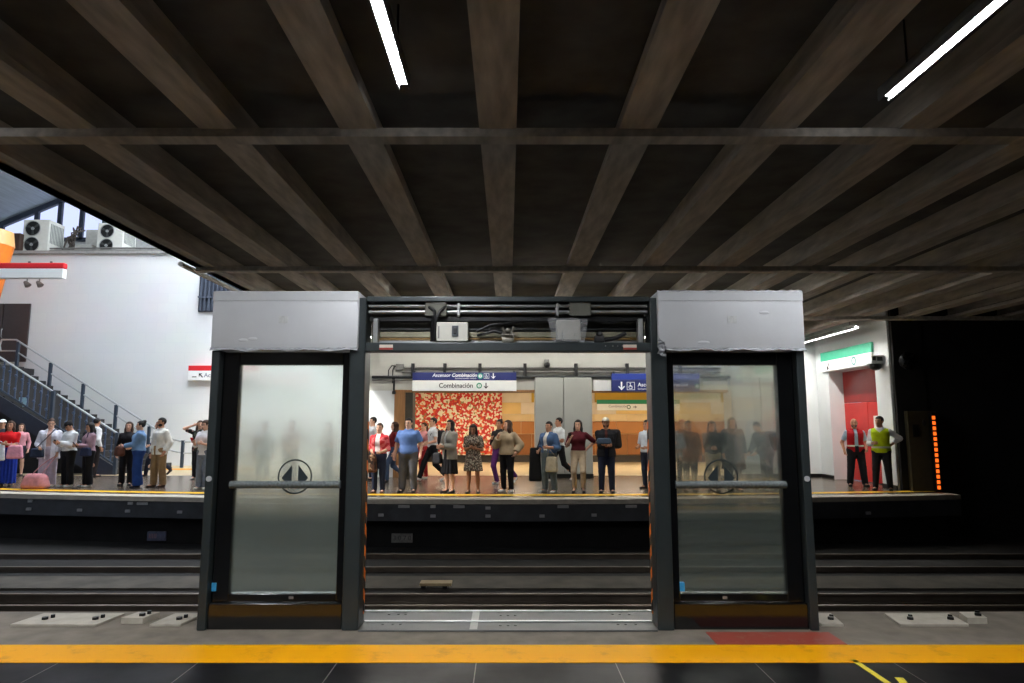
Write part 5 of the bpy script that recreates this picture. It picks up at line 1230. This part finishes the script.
# ---- in the doorway gap
person(371, 480, -60, 1.80, 'tall man in white shirt half hidden by the left door column', 'light', ('black', 'short'), top=dict(c=(230, 230, 232), hem=.92), pants=dict(c=(40, 44, 54)))
p18 = person(378, 493, -8, 1.62, 'woman in red and white top with striped bag beside the left door column', 'light', ('brown', 'short'), top=dict(c=(232, 222, 220), sleeve=1.3, hem=.95), jacket=dict(m=M_whitered, sleeve=1.3, hem=.95, open=.05, t=.02, name='blouse'), pants=dict(m=denim((36, 44, 66)), t=.016), shoes=(92, 60, 40), L=(.12, -.2, 1.0), R=(.10, -.2, .98), bust=1, w=1.05)
soft_bag('handbag', p18(-.14, -.22, .72), (.30, .14, .40), (110, 72, 50), 'brown striped handbag held by the woman in red and white', 'bag', .2, [bezier(p18(-.24, -.22, .92), p18(-.02, -.22, .92), .06)], m=M_stripe)
person(393, 482, -70, 1.66, 'long-haired woman in dark red top and jeans walking behind, beside the blue polo', 'light', ('brown', 'longer'), top=dict(c=(112, 26, 30), hem=.92), pants=dict(m=denim((62, 78, 104)), t=.014), shoes=(40, 36, 38), feet={'L': (.08, -.22), 'R': (.08, .30, .1, 40)}, bust=1)
p20 = person(407.5, 492.5, -6, 1.74, 'heavy man in blue polo shirt and grey trousers with glasses', 'light', ('black', 'short'), top=dict(c=(88, 116, 168), name='polo_shirt', sleeve=.75, hem=.88, t=.024, puff=1.2), pants=dict(c=(92, 94, 100), t=.022, flare=.01), shoes=(26, 24, 24), w=1.26, glasses=True, L=(.30, -.06, .86), R=(.31, -.04, .84), feet={'L': (.14, 0), 'R': (.14, 0)}, head=(-15, 2))
person(423, 478.5, -40, 1.64, 'woman in pink top behind, between the blue polo and the white t-shirt man', 'light', ('brown', 'pony'), top=dict(c=(222, 150, 150), hem=.84, sleeve=.6), pants=dict(c=(170, 40, 44)), shoes=(190, 190, 190), bust=1)
p22 = person(432, 481, -62, 1.78, 'man in white t-shirt and black trousers walking left with black backpack and white trainers', 'light', ('black', 'short'), top=dict(c=(228, 230, 232), sleeve=.6, hem=.9, t=.02, name='t_shirt'), pants=dict(c=(20, 21, 24), t=.018), shoes=(230, 230, 230), feet={'L': (.08, .32, .08, 30), 'R': (.08, -.36, .02, -15)}, L=(.14, -.24, 1.0), R=(.18, -.20, 1.0))
soft_bag('backpack', p22(.02, .25, 1.14), (.32, .18, .46), (46, 48, 54), 'black backpack worn by the walking man in the white t-shirt', 'backpack', p22.yaw, [bezier(p22(-.1, .18, 1.32), p22(-.13, -.12, 1.22), .14), bezier(p22(.1, .18, 1.32), p22(.13, -.12, 1.22), .14)])
p23 = person(449, 493, -42, 1.70, 'woman in grey cardigan and black knee-length skirt with long dark hair', 'light', ('black', 'long'), top=dict(c=(190, 192, 194), sleeve=.3, hem=.95), jacket=dict(c=(146, 142, 134), name='cardigan', sleeve=1.85, hem=.78, open=.04, t=.034, widen=.3), skirt=dict(c=(22, 22, 26), waist=1.05, hem=.45, r=.205), shoes=(24, 22, 24), L=(.03, -.26, 1.08), R=(.06, -.28, 1.06), bust=1)
soft_bag('handbag', p23(-.24, -.16, .80), (.26, .12, .26), (40, 40, 44), 'dark handbag at the side of the woman in the grey cardigan', 'bag', p23.yaw, [bezier(p23(-.26, -.15, .92), p23(-.20, -.02, 1.40), .0)])
p24 = person(473, 493.5, -4, 1.60, 'woman in short patterned dress with bare legs and dark shoes', 'brown', ('black', 'long'), top=dict(m=M_floral, name='dress_top', sleeve=.8, hem=.90, t=.022, puff=1.2), skirt=dict(m=M_floral, waist=1.06, hem=.56, r=.215, pleat=.015, t=.02), shoes=(22, 20, 22), L=(.10, -.22, 1.10), R=(.06, -.24, 1.12), head=(-6, 18), bust=1, feet={'L': (.12, 0), 'R': (.12, 0)})
p25 = person(507, 492, -30, 1.69, 'woman in beige knit sweater and black jeans with long curly hair, white trainers', 'light', ('brown', 'curly'), top=dict(c=(168, 150, 124), name='sweater', sleeve=1.85, hem=.88, t=.03, puff=1.5), pants=dict(c=(20, 21, 26), t=.014), shoes=(226, 226, 226), R=(.12, -.22, 1.30), Rh=(.5, .3, -.8), L=(.25, -.03, .92), head=(-30, -4), bust=1, w=1.1)
person(499, 484, -30, 1.72, 'person with dark hair just behind the beige sweater woman, purple trousers showing between her legs', 'tan', ('black', 'bun'), top=dict(c=(44, 40, 42), hem=.88), pants=dict(c=(90, 44, 104), t=.014), shoes=(190, 200, 205), feet={'L': (.34, .25, .12, 30), 'R': (.05, -.05)}, R=(.1, -.2, 1.2))
p27 = person(549, 492.5, -40, 1.66, 'woman in blue denim jacket and grey-green trousers, short dark hair, large black bag', 'tan', ('black', 'short'), top=dict(c=(216, 216, 212), sleeve=.2, hem=.90), jacket=dict(m=denim((70, 96, 134)), sleeve=1.5, hem=.95, open=.05, t=.03, widen=.35, puff=1.2), pants=dict(c=(96, 106, 108), t=.018, flare=.012), shoes=(210, 210, 206), L=(.15, -.22, 1.08), R=(.22, -.12, .98), w=1.12, bust=1, feet={'L': (.15, 0), 'R': (.13, 0)})
soft_bag('garment_bag', p27(-.34, -.10, .66), (.28, .14, .80), (22, 23, 26), 'long black garment bag hanging from the arm of the woman in the denim jacket', 'bag', .1, [bezier(p27(-.30, -.08, 1.03), p27(-.20, .0, 1.38), .02)])
soft_bag('tote_bag', p27(.16, -.10, .68), (.28, .13, .36), (176, 168, 146), 'pale canvas tote bag by the leg of the woman in the denim jacket', 'bag', -.3, [bezier(p27(.06, -.12, .86), p27(.15, -.20, 1.05), .0), bezier(p27(.27, -.08, .86), p27(.16, -.20, 1.05), .0)])
p28 = person(559, 481, -62, 1.78, 'man in white shirt and dark trousers walking behind the denim jacket woman', 'tan', ('black', 'short'), top=dict(c=(222, 226, 230), sleeve=.8, hem=.92, t=.02), pants=dict(c=(24, 25, 30), t=.016), shoes=(196, 196, 196), feet={'L': (.08, .40, .12, 45), 'R': (.08, -.30)}, L=(.12, -.26, 1.08), R=(.1, -.26, 1.1), head=(-10, 0))
p29 = person(579, 492.5, -10, 1.70, 'woman in maroon blouse, beige trousers and black heels, hand on hip', 'light', ('black', 'longer'), top=dict(c=(84, 24, 34), name='blouse', sleeve=1.0, hem=.98, t=.018), pants=dict(c=(188, 170, 146), t=.010), shoes=(20, 18, 20), heel=True, L=(.20, .02, 1.02), Lh=(1, .5, 0), R=(.18, -.20, 1.26), Rh=(.4, .3, -.9), bust=1, head=(-8, 6), w=1.02)
phone(p29(-.18, -.28, 1.33), p29.yaw, 'dark phone raised by the woman in the maroon blouse')
p30 = person(607, 493, -6, 1.74, 'man in black jacket and dark jeans with cap and folded arms, backpack on one shoulder', 'tan', ('brown', 'short'), top=dict(c=(74, 36, 30), sleeve=.2, hem=.9), jacket=dict(c=(26, 27, 32), sleeve=1.8, hem=.82, open=.025, t=.034, puff=1.3), pants=dict(m=denim((36, 44, 66)), t=.018), shoes=(30, 30, 34), L=(-.03, -.25, 1.10), R=(-.02, -.27, 1.08), cap_=(206, 200, 186), beard=True, w=1.08, feet={'L': (.12, 0), 'R': (.12, 0)})
soft_bag('backpack', p30(.20, .14, 1.22), (.32, .22, .46), (28, 26, 26), 'dark backpack on the shoulder of the man with folded arms', 'backpack', -.1, [bezier(p30(.12, .04, 1.40), p30(.16, -.13, 1.22), .07)])
soft_bag('folded_jacket', p30(-.06, -.32, 1.18), (.34, .10, .14), (66, 80, 98), 'folded blue grey jacket over the crossed arms of the man in the cap', 'jacket', .15, None)
person(648, 489, -50, 1.70, 'person with white sleeve half hidden by the right door column', 'tan', ('black', 'short'), top=dict(c=(206, 214, 224), sleeve=.9, t=.024), pants=dict(c=(40, 46, 60)), L=(.14, -.2, 1.02), R=(.14, -.2, 1.02))
# ---- behind the right pane
person(684, 484, 0, 1.72, 'person in cap and brown top, seen farther back through the right pane', 'tan', ('black', 'short'), top=dict(c=(70, 44, 38)), pants=dict(c=(36, 34, 36)), cap_=(150, 70, 56))
person(691, 492, 4, 1.68, 'person in dark clothes, leftmost silhouette near the glass of the right pane', 'brown', ('black', 'short'), top=dict(c=(24, 25, 28), t=.024, hem=.85), pants=dict(c=(28, 30, 34)), w=1.1)
person(714, 491.5, -10, 1.68, 'person in dark top and beige trousers behind the right pane, looking at hands', 'tan', ('black', 'long'), top=dict(c=(26, 26, 28), t=.02, hem=.9), pants=dict(c=(176, 160, 132)), L=(.03, -.26, 1.06), R=(.03, -.26, 1.04), head=(0, 14), bust=1)
person(735, 491, 6, 1.76, 'person in long dark coat behind the right pane, tallest silhouette there', 'tan', ('black', 'long'), top=dict(c=(40, 36, 36)), jacket=dict(c=(30, 32, 36), name='coat', hem=.5, flare=.05, t=.04), pants=dict(c=(26, 27, 30)), w=1.15)
p36 = person(768, 490.5, -70, 1.66, 'stooping person in dark jacket behind the right side of the right pane', 'tan', ('black', 'short'), top=dict(c=(26, 28, 31), t=.03, hem=.86), pants=dict(c=(36, 40, 46)), shoes=(200, 200, 200), lean=.42, L=(.1, -.42, .92), R=(.1, -.44, .92), head=(0, 24), w=1.15)
soft_bag('backpack', p36(0, .14, 1.22), (.34, .22, .48), (34, 35, 40), 'dark backpack on the stooping person behind the right pane', 'backpack', p36.yaw, [bezier(p36(.1, .05, 1.38), p36(.13, -.2, 1.2), .08)])
# ---- staff on the right
p37 = person(858, 486.5, -14, 1.74, 'bald man in red safety vest and pale blue shirt by the red door', 'tan', ('grey', 'bald'), top=dict(c=(176, 196, 218), sleeve=.75, hem=.88), jacket=dict(c=(176, 22, 32), name='safety_vest', sleeve=0, hem=.86, open=.035, t=.024, widen=.35), pants=dict(c=(30, 30, 36), t=.02, flare=.01), shoes=(22, 22, 24), R=(.27, -.04, .88), L=(.20, -.20, .93), w=1.12, feet={'L': (.17, -.02), 'R': (.17, 0)}, beard=True, head=(-14, 0), extra=[dict(c=(214, 212, 196), name='reflective_band', sleeve=0, hem=.99, top_z=1.04, open=.035, t=.029, widen=.35)])
p38 = person(884, 490.6, -34, 1.79, 'man in bright yellow-green safety vest and white shirt, hand on hip, by the red door', 'tan', ('black', 'short'), top=dict(c=(214, 214, 214), sleeve=1.7, hem=.9, t=.018), jacket=dict(c=(190, 214, 22), name='safety_vest', sleeve=0, hem=.86, t=.028, vneck=.1), pants=dict(c=(26, 27, 32), t=.016), shoes=(20, 20, 22), L=(.20, .03, 1.04), Lh=(1, .6, .0), R=(.12, -.22, 1.08), w=1.08, feet={'L': (.13, 0), 'R': (.16, -.08)}, head=(-30, 0), extra=[dict(c=(206, 210, 196), name='reflective_band', sleeve=0, hem=.96, top_z=1.01, t=.033)])

# ================================================================== light
wd = bpy.data.worlds.new('World'); SC.world = wd; wd.use_nodes = True
wd.node_tree.nodes['Background'].inputs['Color'].default_value = (*lin((190, 206, 240)), 1); wd.node_tree.nodes['Background'].inputs['Strength'].default_value = .6
def spot(name, loc, tgt, energy, size, blend, col, rad=.3):
    l = bpy.data.lights.new(name, 'SPOT'); l.energy = energy; l.spot_size = math.radians(size); l.spot_blend = blend; l.color = col; l.shadow_soft_size = rad
    o = bpy.data.objects.new(name, l); COL.objects.link(o); o.location = loc
    o.rotation_euler = (Vector(tgt)-Vector(loc)).to_track_quat('-Z', 'Y').to_euler(); return o
spot('fill_spot_wall', (-8.0, 19.6, 13.2), (-8.4, 26, 2.6), 4200, 42, .6, (1, .99, .96), .8)  # spot lamp added inside the closed hall, standing in for sunlight on the wall
spot('fill_spot_platform', (-13.5, 12.5, 11.0), (-3.4, 15.7, 1.5), 16000, 10, .7, (1, .96, .9), .2)  # added spot in place of sun on the people by the left column
spot('fill_spot_pier', (-9.0, 13.0, 9.0), (-4.0, 20.3, 1.9), 9000, 11, .6, (1, .98, .94), .3)  # added spot that brightens the left pier, in place of sun
# ================================================================== camera
cd = bpy.data.cameras.new('camera'); co = bpy.data.objects.new('camera', cd); COL.objects.link(co); SC.camera = co
cd.sensor_width = 36.0; cd.lens = F_PX/1024*36; cd.shift_x = (512-PCX)/1024; cd.clip_end = 200; cd.clip_start = .05
co.location = (0, 0, CAM_H); co.rotation_euler = (PI/2 + PITCH, 0, 0)
SC.view_settings.view_transform = 'Standard'; SC.view_settings.look = 'None'; SC.view_settings.gamma = 1.0; SC.view_settings.use_curve_mapping = False
SC.view_settings.exposure = 0.0
try:
    SC.cycles.use_denoising = True; SC.cycles.max_bounces = 10; SC.cycles.transparent_max_bounces = 16; SC.cycles.sample_clamp_indirect = 6.0
except Exception: pass
